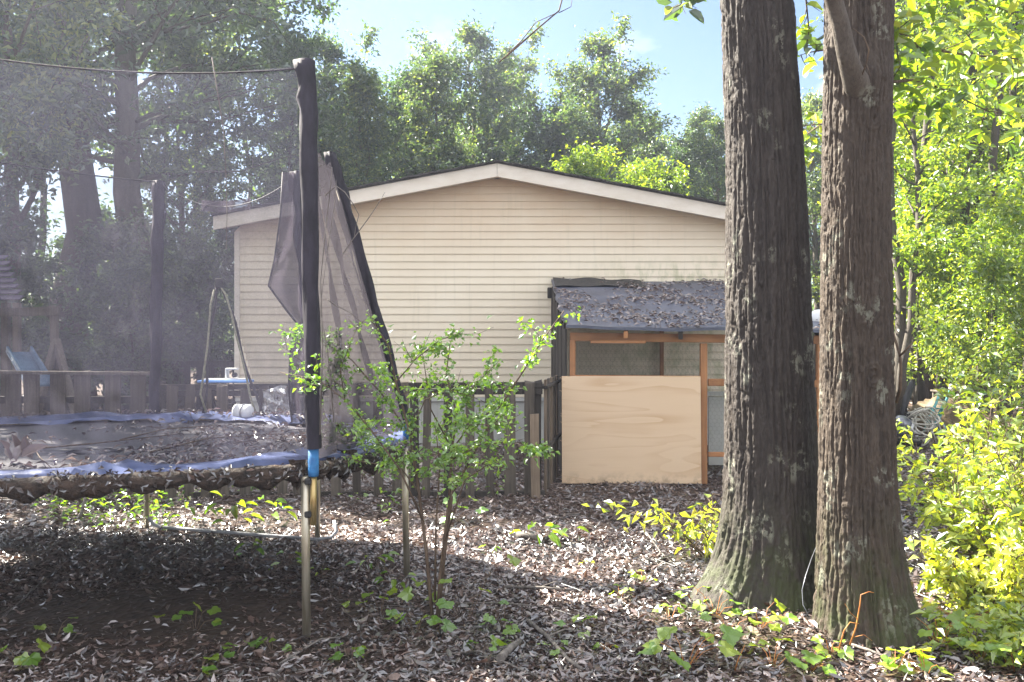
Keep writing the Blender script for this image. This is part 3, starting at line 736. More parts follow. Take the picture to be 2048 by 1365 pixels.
# legs, clamps, poles with sleeves
def leg(pts, r=.021): return MB().tube(pts, r, 12).build('leg', M['steel'], tr)
g1, g2, g3, g4 = G(613, 1287), G(814, 1161), G(635, 1086), G(293, 1061)
def pole(foot, topz, r, lean=(0, 0), wrinkle=.006, name='pole', base=.95, flop=None):
    n = 40; vs = []; fs = []; m = 14; f = Vector(foot)
    po = MB().tube([f + Vector((0, 0, base)), f + Vector((lean[0], lean[1], topz - .06))], .019, 8).build('pole', M['steel'], tr)
    for i in range(n+1):
        t_ = i/n; z = base + (topz-base)*t_; cxx = f.x + lean[0]*t_; cyy = f.y + lean[1]*t_
        for j in range(m):
            a = 2*math.pi*j/m
            q = r*(1 + wrinkle/r*(math.sin(3*a + 9*t_ + 4*math.sin(7*t_)) + .6*math.sin(5*a - 23*t_)) ) * (.9 + .2*t_)
            dx = flop(t_, a) if flop else 0
            vs.append((cxx + q*math.cos(a) + dx, cyy + q*math.sin(a), z))
    fs = [(i*m+j, i*m+(j+1) % m, (i+1)*m+(j+1) % m, (i+1)*m+j) for i in range(n) for j in range(m)] + [tuple(n*m+j for j in range(m))]
    MB().add(vs, fs, True).build('sleeve', M['sleeve'], po)
    return po
leg([g1, (g1.x - .004, g1.y, .5), (g1.x - .006, g1.y, .845)], .0215)
MB().tube([(g1.x + .035, g1.y - .005, .60), (g1.x + .037, g1.y - .005, .86)], .0165, 12).build('lower_pole', M['brass'], tr)
for z in (.655, .822):
    MB().box((g1.x + .012, g1.y - .004, z), (.036, .05, .032), None, .006).build('clamp', M['clamp'], tr)
p1 = (g1.x + .036, g1.y - .004, 0)
po = pole(p1, 2.945, .041, (-.030, .0), .0045, base=.985, flop=lambda t_, a: (-.03 - .012*math.sin(a))*max(0, (t_-.955)/.045)**.7*(1 if math.cos(a) < .2 else .15) + (-.018*math.exp(-((t_-.90)/.012)**2) if math.cos(a) < -.3 else 0))
MB().tube([(p1[0], p1[1], .845), (p1[0], p1[1], .86), (p1[0], p1[1], .985)], [.0255, .0275, .027], 16).build('foam', M['foam'], po)
leg([g2, (g2.x - .01, g2.y, .5), (g2.x - .012, g2.y, .88)], .0205)
po = pole((g2.x, g2.y, 0), 2.73, .035, (-.50, .05), .009, base=1.0)
MB().tube([(g2.x, g2.y, .90), (g2.x - .005, g2.y, 1.02)], .026, 14).build('foam', M['foam'], po)
leg([g3, (g3.x, g3.y, .9)], .0205)
pole((g3.x, g3.y + .03, 0), 2.79, .05, (-.16, .0), .014, base=.9)
leg([g4, (g4.x + .01, g4.y, .9)], .0205)
pole((g4.x + .045, g4.y + .04, 0), 2.80, .042, (.04, 0), .008, base=.9)
g5 = Vector((-3.0, 4.04, 0)); g6 = Vector((-4.45, 5.3, 0))
for q in (g5, g6): leg([q, q + Vector((0, 0, .88))]); pole((q.x, q.y, 0), 2.9, .04, (0, 0), .006)
pts = [Vector((g4.x + .12, g4.y - .02, .03)).lerp(Vector((g3.x, g3.y - .02, .03)), t_) + Vector((0, -.25*math.sin(math.pi*t_)*0, .0)) for t_ in np.linspace(0, 1, 8)]
MB().tube([g4 + Vector((.01, 0, .1)), g4 + Vector((.06, -.01, .05))] + pts + [g3 + Vector((.03, .0, .03)), g3 + Vector((.10, .02, .035)), g3 + Vector((.13, .07, .07)), g3 + Vector((.1, .12, .14))], .014, 10).build('foot_bar', M['pvc'], tr)
MB().tube([g2 + Vector((.0, 0, .03)), g2 + Vector((.1, -.01, .03)), g2 + Vector((.2, -.02, .025))], .02, 10).build('foot_bar', M['pvc'], tr)
# leaf-filled fold of netting under the front rim
vs = []; n = 150; m = 14; a0_, a1_ = R(-128), R(-4)
for i in range(n):
    t_ = i/(n-1); a = a0_ + (a1_-a0_)*t_; p = el(a, 1.0, 0); dr = (p - TC).normalized()
    amp = (.35 + .65*min(1, t_*4.5)) * (1 - max(0, (t_-.93)/.07)*.9)
    ry = (.050 + .008*math.sin(t_*37) + .008*math.sin(t_*83+1))*amp; rz = (.044 + .006*math.sin(t_*29+1) + .007*math.sin(t_*97) + .006*math.sin(t_*171))*amp
    zc = RZ + .005 - rz*.9 - .012*math.sin(t_*9 + .5)
    for j in range(m):
        b = 2*math.pi*j/m; jn = 1 + .07*math.sin(4*b + t_*60) + .06*math.sin(7*b - t_*141)
        q = p + dr*(.055 + ry*math.cos(b)*jn); vs.append((q.x, q.y, zc + rz*math.sin(b)*jn))
fs = [(i*m+j, i*m+(j+1) % m, (i+1)*m+(j+1) % m, (i+1)*m+j) for i in range(n-1) for j in range(m)] + [tuple(range(m))[::-1], tuple((n-1)*m+j for j in range(m))]
gut = MB().add(vs, fs, True).build('net_fold', M['gutter'], tr); gut['label'] = 'sagging fold of netting packed with brown leaves'
g = np.random.default_rng(8); va = np.array(vs); ii = g.integers(0, len(va), 1700)
ce = va.reshape(n, m, 3).mean(1)[ii//m]; nr = va[ii] - ce; nr /= np.linalg.norm(nr, axis=1, keepdims=True) + 1e-6
pos = va[ii] + nr*.002 + g.normal(0, .014, (1700, 3))*np.array([1, 1, .5]); d = np.cross(nr, rdir(1700, g)) + nr*g.normal(0, .2, (1700, 1))
kk = nr[:, 2] > -.4
leafobj('packed_leaves', pos[kk], d[kk], (nr + g.normal(0, .35, nr.shape))[kk], (.042)*g.uniform(.6, 1.3, kk.sum()), .017, T_FOLD, np.clip(g.normal(.10, .12, kk.sum()), 0, 1), M['litter'], gut)['kind'] = 'stuff'
# hanging rags of fold near the front pole
for (px, py, D, w_, h_) in ((596, 945, 4.56, .10, .16), (690, 925, 4.9, .14, .18), (660, 940, 4.75, .06, .13)):
    c = P(px, py - 25, D); vs = []
    for j in range(6):
        for i in range(6):
            u, v = i/5 - .5, j/5; vs.append((c.x + u*w_*(1 - .45*v), c.y + .02*math.sin(i*2 + j), c.z - v*h_*(1 - .5*abs(u+.1)) ))
    MB().add(vs, [(j*6+i, j*6+i+1, (j+1)*6+i+1, (j+1)*6+i) for j in range(5) for i in range(5)], True).build('net_rag', M['gutter'], tr)
# safety net panels
def panel(a_top, b_top, a_bot, b_bot, sag, mat, name, nu=36, nv=30, wr=.02, hole=None, fold=0, seed=0):
    a_top, b_top, a_bot, b_bot = map(Vector, (a_top, b_top, a_bot, b_bot)); vs = []
    out = (b_bot - a_bot).cross(Vector((0, 0, 1))).normalized()
    for j in range(nv+1):
        v = j/nv
        for i in range(nu+1):
            u = i/nu; p = a_bot.lerp(b_bot, u).lerp(a_top.lerp(b_top, u), v)
            p.z -= sag*4*u*(1-u)*v
            p += out*(wr*math.sin(u*17 + 3*math.sin(v*4+seed)) + fold*math.sin(u*40 + 5*v + 2*math.sin(v*9)))*(.3+.7*math.sin(math.pi*u)); vs.append(p)
    fs = [(j*(nu+1)+i, j*(nu+1)+i+1, (j+1)*(nu+1)+i+1, (j+1)*(nu+1)+i) for j in range(nv) for i in range(nu)]
    if hole: 
        fs = [f for f in fs if not hole(((f[0] % (nu+1)) + .5)/nu, ((f[0]//(nu+1)) + .5)/nv)]
    return MB().add(vs, fs, True).build(name, mat, tr)
tp1 = Vector((p1[0] - .085, p1[1], 2.915)); tp5 = Vector((g5.x, g5.y, 2.93))
panel(tp1, tp5, (p1[0] - .03, p1[1], .93), (g5.x, g5.y, .93), .09, M['net_front'], 'net_panel')
tp6 = Vector((g6.x, g6.y, 2.86)); panel(tp5, tp6, (g5.x, g5.y, .93), (g6.x, g6.y, .93), .06, M['net_front'], 'net_panel')
def cordline(a, b, sag, r=.006, n=24):
    MB().tube([Vector(a).lerp(Vector(b), i/n) - Vector((0, 0, sag*4*(i/n)*(1-i/n))) for i in range(n+1)], r, 6).build('net_cord', M['cord'], tr)
cordline(tp1 + Vector((.0, 0, -.01)), tp5, .09, .0045)
# back panel with the unzipped doorway
t4 = Vector((g4.x + .085, g4.y + .04, 2.79)); t3 = Vector((g3.x - .16, g3.y + .03, 2.77))
b4, b3 = Vector((g4.x + .05, g4.y + .1, .93)), Vector((g3.x, g3.y + .05, .93))
def door(u, v):
    # an inverted V: apex high, feet on the pad
    c = .455; h_ = .60
    return v < h_ and abs(u - c - .03*(1 - v/h_)) < .012 + .17*(1 - v/h_)**.8
panel(t4, t3, b4, b3, .22, M['net_back'], 'net_panel', 96, 90, .012, door)
cordline(t4, t3, .22, .004)
tp6b = t4 + Vector((0, 0, 0)); panel(tp6, tp6b, (g6.x, g6.y, .93), b4, .05, M['net_back'], 'net_panel')
cordline(tp6, tp6b, .05)
def zed(pts): MB().tube(pts, .009, 6).build('zip_edge', M['zip'], tr)
DN = g3.y*.45 + g4.y*.55 + .06
for base, s_ in ((((410, 826), (404, 790), (408, 740), (412, 690), (418, 650), (424, 610), (431, 580)), 0), (((520, 842), (502, 800), (492, 760), (484, 715), (474, 670), (463, 630), (450, 590), (441, 575)), 1)):
    zed([P(x + (5*math.sin(y*.14) if s_ == 0 else 2*math.sin(y*.11)), y, DN) for x, y in base])
for q, s_ in ((((406, 826), (431, 572)), 0), (((524, 842), (443, 572)), 1)):
    MB().tube([P(q[0][0] + (q[1][0]-q[0][0])*t_**1.1 + 4*math.sin(t_*9+s_), q[0][1] + (q[1][1]-q[0][1])*t_, DN + .012) for t_ in np.linspace(0, 1, 12)], .012, 6).build('net_hem', M['cord'], tr)
MB().box(P(438, 567, DN), (.055, .02, .075), None, .006).build('zip_tab', M['clamp'], tr)
mb = MB(); vs = []
for j in range(2):
    for i in range(13):
        t_ = i/12; x = 403 + 98*t_; y = (400 if j == 0 else 423) + 3*math.sin(t_*3.1)*1 - (0 if t_ > .4 else 0) - 4*t_*t_
        vs.append(P(x, y, DN + .015*math.sin(t_*12)))
mb.add(vs, [(i, i+1, 13+i+1, 13+i) for i in range(12)], True); mb.build('net_patch', M['net_dark'], tr)
# torn flap hanging from the far pole
vs = []; D3 = g3.y + .04
outl = [(345, 566, 602), (380, 566, 606), (430, 561, 610), (480, 557, 612), (520, 549, 612), (555, 540, 614), (572, 537, 616), (590, 548, 618), (620, 572, 618), (645, 594, 620), (670, 585, 622), (710, 578, 624), (760, 577, 626), (800, 577, 626), (845, 584, 628)]
for y, xa, xb in outl:
    for i in range(9):
        t_ = i/8; vs.append(P(xa + (xb-xa)*t_, y, D3 - .05 + .05*math.sin(t_*9 + y*.02)))
MB().add(vs, [(j*9+i, j*9+i+1, (j+1)*9+i+1, (j+1)*9+i) for j in range(len(outl)-1) for i in range(8)], True).build('net_flap', M['net_dark'], tr)
MB().tube([P(x, y, D3 - .07) for x, y in ((566, 345), (561, 430), (549, 520), (537, 572), (572, 620), (596, 650), (581, 700), (577, 780), (584, 845))], .008, 6).build('net_hem', M['cord'], tr)
# gathered net between the front pole and the leaning pole
vs = []; nu, nv = 40, 60
for j in range(nv+1):
    v = j/nv
    pa = Vector((p1[0] + .02 - .03*v, p1[1] + .02, .93 + (2.62-.93)*v)); pb = Vector((g2.x - .50*min(1, v*1.0), g2.y + .05*v, .97 + (2.69-.97)*v))
    for i in range(nu+1):
        u = i/nu; p = pa.lerp(pb, u); sw = math.sin(math.pi*u)
        p.x += .03*sw*math.sin(u*21 + v*7) + .015*sw*math.sin(u*47 - v*11); p.y += .05*sw*math.sin(u*16 - v*5) ; p.z -= .13*math.sin(math.pi*u)*v**3
        vs.append(p)
MB().add(vs, [(j*(nu+1)+i, j*(nu+1)+i+1, (j+1)*(nu+1)+i+1, (j+1)*(nu+1)+i) for j in range(nv) for i in range(nu)], True).build('net_panel', M['net_side'], tr)
# leaves and twigs lying on the mat
n = 5200; g = np.random.default_rng(12); a = g.random(n)*6.283; rr_ = np.sqrt(g.random(n))*.98
x = TC.x + TA*rr_*np.cos(a); y = TC.y + TB*rr_*np.sin(a)
den = .12 + .6*vnoise(x*1.5, y*1.5, 0, 41) + .5*np.clip((x+2.7)/.9, -1, 1) + .8*np.clip((rr_-.78)*4, 0, 1)*(y > TC.y)
den = np.where((rr_ > .84) & (y < TC.y), den*.3, den); k_ = (g.random(n) < np.clip(den, .02, 1)); x, y, rr_ = x[k_], y[k_], rr_[k_]; n = len(x)
pos = np.stack([x, y, RZ + np.where(rr_ > .85, .03, -.012 - .055*(1-rr_**2)) + .008 + g.random(n)*.03], 1); az = g.random(n)*6.283
leaf_t = leafobj('trampoline_leaves', pos, np.stack([np.cos(az), np.sin(az), g.normal(0, .35, n)], 1), np.stack([g.normal(0, .5, n), g.normal(0, .5, n), np.ones(n)], 1),
    .056*g.uniform(.5, 1.35, n), .022, T_FOLD, np.clip(g.normal(.45, .22, n), 0, 1), M['litter'], None, 1, (0, 0, 0))
tag(leaf_t, 'brown leaves scattered over the trampoline bed', 'fallen leaves', kind='stuff')
for k, (pa, pb, pc, r_) in enumerate((((80, 897), (200, 890), (360, 868), .006), ((240, 880), (330, 862), (450, 850), .005), ((300, 905), (420, 880), (560, 868), .006), ((55, 875), (80, 920), (105, 938), .004))):
    Dk = F*(H-RZ)/(pa[1]-YH)
    def tp(q): 
        D = F*(H-RZ+.02)/(q[1]-YH); return P(q[0], q[1], D)
    o = MB().tube([tp(pa), tp(pb) + Vector((0, 0, .012)), tp(pc)], [r_, r_*.8, r_*.4], 6).build('twig', M['twig'], None, tp(pa))
    tag(o, ['long thin twig lying left of the leaf heap on the trampoline bed', 'twig at the far side of the leaves on the trampoline bed', 'twig lying across the thick leaf heap on the trampoline', 'tiny twig standing near the front pad of the trampoline'][k], 'twig', 'twigs on the trampoline')
# a crumpled dead leaf standing on the mat
c = P(38, 915, 4.45); leafobj_n = 7; g = np.random.default_rng(3)
o = leafobj('curled_leaf', np.array([list(c)]*7) + g.normal(0, .02, (7, 3)), rdir(7, g) + np.array([0, 0, .9]), rdir(7, g), np.full(7, .12), np.full(7, .05), T_OVAL, g.uniform(.5, .8, 7), M['litter'], None, 1.5, c)
tag(o, 'crumpled upright dead leaf on the left of the trampoline bed', 'dead leaf')
# bucket lying on the rim
bu = emp('white_bucket', P(490, 842, 7.1), 'white plastic bucket tipped over on the back rim of the trampoline', 'bucket')
c = P(476, 836, 7.1) + Vector((0, 0, .035)); ax = Vector((.9, -.35, .12)).normalized()
MB().lathe(c, [(.001, .15), (.03, .15), (.055, .135), (.062, .11), (.070, 0), (.074, 0), (.074, .012), (.066, .012), (.058, .1), (.001, .11)], 24, ax).build('bowl', M['white'], bu)
MB().lathe(c, [(.0665, .06), (.0695, .062), (.0695, .078), (.0655, .08)], 24, ax).build('band', M['pvc'], bu)
# silver foil sheet
mb = MB(); vs = []
for j in range(15):
    for i in range(15):
        u, v = i/14, j/14; vs.append(P(524 + 56*u + 3*math.sin(v*5), 778 + 62*v - 6*u + 3*math.sin(u*7), FD - .06 + .03*math.sin(u*13 + v*5) + .02*math.sin(v*17 - u*9) + .012*rnd.random()))
mb.add(vs, [(j*15+i, j*15+i+1, (j+1)*15+i+1, (j+1)*15+i) for j in range(14) for i in range(14)], False)
tag(mb.build('foil_sheet', M['foil'], None, P(552, 780, FD - .06)), 'crumpled silver plastic sheet hung over the fence behind the trampoline', 'plastic sheet')
# blue tray and white box beyond
ty = 8.2; o = emp('blue_tray', P(455, 765, ty), 'long blue tray lying on the fence beside the house corner', 'tray')
MB().box(P(452, 763, ty), (.46, .2, .022), None, .008).build('rim', M['blue_plastic'], o); MB().box(P(452, 759, ty), (.38, .14, .012), None, .004).build('bottom', M['white'], o)
o = emp('white_box', P(464, 757, ty + .02), 'small white box standing on the blue tray', 'box')
c = P(464, 748, ty + .02); mb = MB()
mb.box((c.x, c.y, c.z + .045), (.10, .09, .014), None, .003); mb.box((c.x - .043, c.y, c.z), (.014, .09, .077), None, .003); mb.box((c.x, c.y, c.z - .045), (.10, .09, .014), None, .003); mb.build('frame', M['white'], o)
MB().lathe(Vector((c.x + .03, c.y - .02, c.z - .01)), [(.001, -.02), (.022, -.02), (.022, .02), (.001, .02)], 14, (0, 1, 0)).build('knob', M['clamp'], o)

# ------------------------------------------------------------------ playset far left
PD = 12.5
ps = emp('playset', P(60, 870, PD), 'wooden playset with plank roof and blue slide seen through the net', 'playset')
mb = MB()
for i in range(8):
    t_ = i/8; a = P(-75 + 0*t_, 515 + 92*t_, PD - .4*t_); b = P(12 + 36*t_, 515 + 92*t_, PD - .4*t_)
    mb.beam(a, b, .12, .02, .003, Vector((0, -.5, 1)))
mb.build('roof', M['play_roof'], ps)
for px, dd in ((-60, 0), (12, .0), (34, .9), (-40, .9)): MB().beam(P(px, 880, PD + dd) * 1.0, P(px, 606, PD + dd), .09, .09).build('post', M['play_wood'], ps)
MB().beam(P(-70, 628, PD - .05), P(118, 622, PD - .05), .07, .12).build('beam', M['play_wood'], ps)
for a, b in (((108, 620), (112, 880)), ((112, 680), (60, 880)), ((112, 680), (165, 880))): MB().beam(P(*a, PD), P(*b, PD - (.4 if b[0] != 112 else 0)), .085, .085).build('leg', M['play_wood'], ps)
mb = MB(); a, b = P(38, 706, PD - .3), P(78, 772, PD - 1.0)
mb.beam(a, b, .30, .03); sd_ = Vector((.15, .02, .05))
mb.beam(a + sd_, b + sd_, .03, .09); mb.beam(a - Vector((.15, .02, -.05)), b - Vector((.15, .02, -.05)), .03, .09); mb.build('slide', M['slide'], ps)

# ------------------------------------------------------------------ junk on the right
JD = 13.0
c = emp('lawn_chair', P(1858, 872, JD), 'teal metal folding chair frame standing by the heap of hose', 'chair')
def bar(a, b, da=0, db=0, r=.014, m='teal', nm='leg'):
    MB().tube([P(*a, JD + da), P(*b, JD + db)], r, 8).build(nm, M[m], c)
bar((1882, 780), (1856, 850), .0, .0, .02, nm='backrest'); bar((1900, 782), (1873, 852), .35, .35, .02, nm='backrest')
bar((1856, 832), (1884, 872)); bar((1873, 832), (1900, 868), .35, .35); bar((1868, 812), (1846, 868)); bar((1884, 812), (1862, 866), .35, .35)
mb = MB()
for t_ in np.linspace(0, 1, 6): mb.beam(P(1840 + 24*t_, 820 - 4*t_, JD), P(1856 + 24*t_, 822 - 4*t_, JD + .35), .035, .01, .002)
mb.build('seat', M['teal'], c)
mb = MB()
for t_ in np.linspace(0, 1, 7): mb.beam(P(1882 - 20*t_, 784 + 48*t_, JD), P(1900 - 20*t_, 786 + 48*t_, JD + .35), .035, .01, .002)
mb.build('back_slats', M['teal'], c)
mb = MB(); c0 = P(1838, 832, JD - .4)
for k in range(9):
    a0 = rnd.random()*6.28; rx = rnd.uniform(.12, .24); rz = rnd.uniform(.10, .2); pts = []
    for i in range(26):
        a = a0 + i/25*6.28*.97; pts.append(c0 + Vector((rx*math.cos(a) + rnd.uniform(-.01, .01) + .03*(k % 3), .1*math.sin(a*2+k) + .04*k - .15, rz*math.sin(a) - .03*k)))
    mb.tube(pts, .012, 6)
for k in range(5): mb.tube([c0 + Vector((.05*k - .06, 0, .1)), c0 + Vector((.08 + .06*k, -.02, -.1)), c0 + Vector((.14 + .07*k, -.05, -.32 - .02*k))], .011, 6)
tag(mb.build('hose_coil', M['rope'], None, c0), 'tangled coil of pale hose dumped in front of the teal chair', 'hose')
mb = MB(); cc = P(1890, 845, 14.2); n = 22; m = 12; vs = []
for i in range(m+1):
    for j in range(n):
        a = 2*math.pi*j/n; e = i/m*math.pi/2; q = 1 + .08*math.sin(3*a+i) + .05*math.sin(7*a + 2*i)
        vs.append((cc.x + .62*q*math.cos(a)*math.cos(e), cc.y + .5*q*math.sin(a)*math.cos(e), .02 + .56*q*math.sin(e) + (0)))
mb.add(vs, [(i*n+j, i*n+(j+1) % n, (i+1)*n+(j+1) % n, (i+1)*n+j) for i in range(m) for j in range(n)], True)
tag(mb.build('covered_heap', M['tarp'], None, (cc.x, cc.y, 0)), 'rounded brown covered heap behind the teal chair', 'heap')
o = emp('work_table', P(1905, 800, 15.2), 'small dark table beyond the brown heap at the wood edge', 'table')
q = P(1905, 783, 15.2); MB().box(q, (.55, .45, .03), None, .005).build('top', M['play_wood'], o)
for sx, sy in ((-1, -1), (1, -1), (1, 1), (-1, 1)): MB().beam((q.x + sx*.23, q.y + sy*.18, 0), (q.x + sx*.23, q.y + sy*.18, q.z - .016), .04, .04).build('leg', M['play_wood'], o)
o = MB().lathe(P(1908, 775, 15.2), [(.001, -.06), (.07, -.06), (.09, .0), (.07, .05), (.001, .06)], 16).build('white_pot', M['white'], None, P(1908, 783, 15.2)); tag(o, 'small white pot on the dark table at the wood edge', 'pot')
o = emp('grey_mower', P(1800, 868, 12.6), 'grey and black machine lying beside the right tree trunk', 'machine')
q = P(1802, 852, 12.6); MB().lathe(q, [(.14*math.sin(a)*(1+.1*math.sin(3*a)), -.15*math.cos(a)) for a in np.linspace(.02, math.pi - .02, 14)], 18, (.3, -.4, .8)).build('body', M['grey'], o)
MB().tube([P(1803, 836, 12.6), P(1812, 800, 12.75), P(1824, 768, 12.9), P(1828, 762, 12.9)], [.035, .05, .045, .03], 10).build('handle', M['rubber'], o)
mb = MB()
for k in range(4): mb.lathe(P(1813, 826 + 5*k, 12.7), [(.09, -.012), (.11, -.006), (.11, .006), (.09, .012)], 18, (.5, -.3, .75))
mb.build('wheel', M['rubber'], o)
MB().lathe(P(1826, 858, 12.55), [(.03, -.02), (.075, -.02), (.085, 0), (.075, .02), (.03, .02)], 16, (.6, -.7, .1)).build('wheel', M['white'], o)
o = MB().lathe(G(1816, 893) + Vector((0, 0, .02)), [(.001, .015), (.15, .015), (.165, .07), (.185, .075), (.19, .06), (.17, 0), (.001, 0)], 26).build('black_basin', M['rubber'], None, G(1816, 893)); tag(o, 'shallow black basin on the ground beside the right trunk', 'basin')

# ------------------------------------------------------------------ the two big trunks
def big_trunk(name, D, prof, top, seed, mat, parent, flare, knots=()):
    """prof: (row, left px, right px) read off the trunk's outline; the section is round, with bark relief"""
    prof = sorted(prof, key=lambda q: -q[0]); k = F/D
    zs = np.array([H - (q[0]-YH)/k for q in prof] + [top]); zs[0] = min(zs[0], 0.0)
    cxs = np.array([((q[1]+q[2])/2 - 1024)/k for q in prof]); rs = np.array([(q[2]-q[1])/2/k for q in prof])
    cxs = np.append(cxs, cxs[-1] + (cxs[-1]-cxs[-3])*2); rs = np.append(rs, rs[-1]*.55)
    na = 250; z = np.concatenate([np.arange(-.10, 3.45, .0052), np.linspace(3.5, top, 60)]); nz = len(z)
    def sm(v): 
        q = np.interp(z, zs, v); ker = np.hanning(41); ker /= ker.sum(); return np.convolve(np.pad(q, 20, 'edge'), ker, 'valid')
    c = sm(cxs)[:, None]; r = sm(rs)[:, None]; A = (np.arange(na)/na*2*np.pi)[None]; Z = z[:, None]
    ca, sa = np.cos(A), np.sin(A); rr = r.mean()*1.0
    # roots
    fl = np.exp(-np.clip(Z, 0, 9)/.22)
    lob = sum(w_*np.maximum(0, np.cos(A - a_))**p_ for a_, w_, p_ in flare)
    rad = r*(1 + .05*vnoise(ca*1.2, sa*1.2, Z*.7, seed)) + fl*lob
    # braided bark: plates parted by long furrows
    wx = vnoise(ca*rr*10, sa*rr*10, Z*2.2, seed+1); wz = vnoise(ca*rr*22, sa*rr*22, Z*9, seed+8)
    f1 = 74; q = vnoise(ca*rr*f1 + wx*.9 + wz*.35, sa*rr*f1 + wx*.9 - wz*.35, Z*1.7 + wx*.5, seed+2)
    q2 = vnoise(ca*rr*130 + wz*.5, sa*rr*130, Z*4, seed+3); q3 = vnoise(ca*rr*190, sa*rr*190, Z*60, seed+4); q4 = vnoise(ca*rr*75, sa*rr*75, Z*26, seed+5)
    calm = .5 + .5*np.clip(vnoise(ca*1.5, sa*1.5, Z*.8, seed+6) + .6, 0, 1)
    rid = np.clip(1 - np.abs(q)*3.2, 0, 1)
    rad = rad - .021*calm*rid - .006*np.clip(1 - np.abs(q2)*3, 0, 1) - .005*np.clip(1 - np.abs(vnoise(ca*rr*40 + wz, sa*rr*40, Z*6 + wx*1.5, seed+9))*6, 0, 1) + .0030*q3 + .0022*np.clip(q4, -.2, 1) + .004*vnoise(ca*rr*9, sa*rr*9, Z*1.5, seed+7)
    # old branch scars and the swollen collar of the limb
    for kx, kz, kr, kh, ring in knots:
        th = np.arctan2(-np.sqrt(max(1e-4, 1 - kx*kx)), kx); dA = (A - th + np.pi) % (2*np.pi) - np.pi
        dd = np.sqrt((dA*r)**2 + ((Z - kz)/1.25)**2)/kr
        rad = rad + kh*(np.exp(-((dd-.75)/.3)**2)*(.8 + .3*np.sin(dd*14)) + .5*np.exp(-(dd/.25)**2) if ring else np.exp(-dd**2))
    X = c + rad*ca; Y = D + rad*sa; V = np.stack([X, Y, np.broadcast_to(Z, X.shape)], -1).reshape(-1, 3)
    i = (np.arange(nz-1)[:, None]*na + np.arange(na)[None]); j = (np.arange(nz-1)[:, None]*na + (np.arange(na)[None]+1) % na)
    b = np.array(wloc(parent))
    return link(name, npmesh(name, V - b, [np.stack([i.ravel(), j.ravel(), (j+na).ravel(), (i+na).ravel()], 1)], None, True), mat, parent)
oakA = emp('oak_tree', ((1520-1024)/F*5.15, 5.15, 0), 'big dark trunked oak with a sunlit left edge and a flared root', 'tree')
oakB = emp('oak_tree', ((1715-1024)/F*4.62, 4.62, 0), 'big brown trunked oak with a smooth upward limb, right of its darker twin', 'tree')
PA = [(-300, 1437, 1572), (0, 1443, 1587), (150, 1448, 1594), (300, 1454, 1604), (450, 1455, 1612), (600, 1454, 1618), (750, 1453, 1624), (900, 1452, 1630), (1000, 1448, 1634), (1080, 1442, 1636), (1140, 1432, 1640), (1190, 1418, 1644), (1225, 1405, 1650)]
PB = [(-300, 1655, 1790), (0, 1650, 1786), (150, 1648, 1782), (300, 1645, 1780), (450, 1644, 1780), (600, 1643, 1783), (750, 1642, 1786), (900, 1640, 1789), (1000, 1638, 1792), (1100, 1636, 1797), (1200, 1634, 1806), (1260, 1630, 1815), (1300, 1620, 1828)]
tA = big_trunk('trunk', 5.15, PA, 9.5, 50, M['bark_a'], oakA, [(3.45, .22, 5), (3.9, .10, 9), (4.6, .08, 8), (5.2, .07, 9), (5.7, .08, 8), (6.15, .18, 6), (1.5, .18, 2)])
tB = big_trunk('trunk', 4.62, PB, 9.0, 70, M['bark_b'], oakB, [(5.95, .12, 6), (4.5, .05, 8), (1.4, .16, 3), (3.5, .02, 5), (5.15, .06, 9), (4.0, .04, 9)], [(.10, H - (748-YH)/F*4.62, .05, .014, True), (.02, H - (172-YH)/F*4.62, .085, .035, False), (.15, H - (245-YH)/F*4.62, .06, .012, True), (-.6, H - (1010-YH)/F*4.62, .03, .01, True)])
mb = MB().tube([P(1724, 196, 4.56), P(1714, 170, 4.47), P(1702, 140, 4.40), P(1690, 95, 4.34), P(1680, 45, 4.30), P(1664, -10, 4.24), P(1640, -90, 4.1), P(1600, -200, 3.9)], [.085, .066, .052, .045, .042, .040, .036, .03], 16)
limb = mb.build('limb', M['bark_s'], oakB); limb['label'] = 'smooth pale limb bending up the front of the trunk'
MB().tube([P(1718, 166, 4.42), P(1733, 128, 4.33), P(1738, 100, 4.3), P(1728, 75, 4.28), P(1706, 57, 4.3)], [.005, .004, .0035, .003, .002], 6).build('twig', M['twig'], limb)
MB().tube([P(1733, 128, 4.33), P(1741, 152, 4.28)], [.003, .0015], 6).build('twig', M['twig'], limb)
MB().tube([P(1792, 805, 4.6), P(1800, 780, 4.56), P(1802, 740, 4.5), P(1800, 712, 4.5), P(1788, 672, 4.52), P(1780, 640, 4.55)], [.010, .009, .008, .007, .006, .005], 8).build('side_shoot', M['twig'], oakB)
MB().tube([P(1800, 712, 4.5), P(1812, 700, 4.45), P(1827, 684, 4.42)], [.006, .005, .003], 6).build('side_shoot', M['twig'], oakB)
o = MB().tube([P(1632, 1095, 4.75), P(1622, 1120, 4.55), P(1612, 1150, 4.45), P(1604, 1180, 4.42), P(1606, 1210, 4.40), P(1622, 1240, 4.36)], .0016, 6).build('wire', M['grey'], None, P(1632, 1095, 4.75))
tag(o, 'thin pale wire hanging in the cleft between the two big trunks', 'wire')

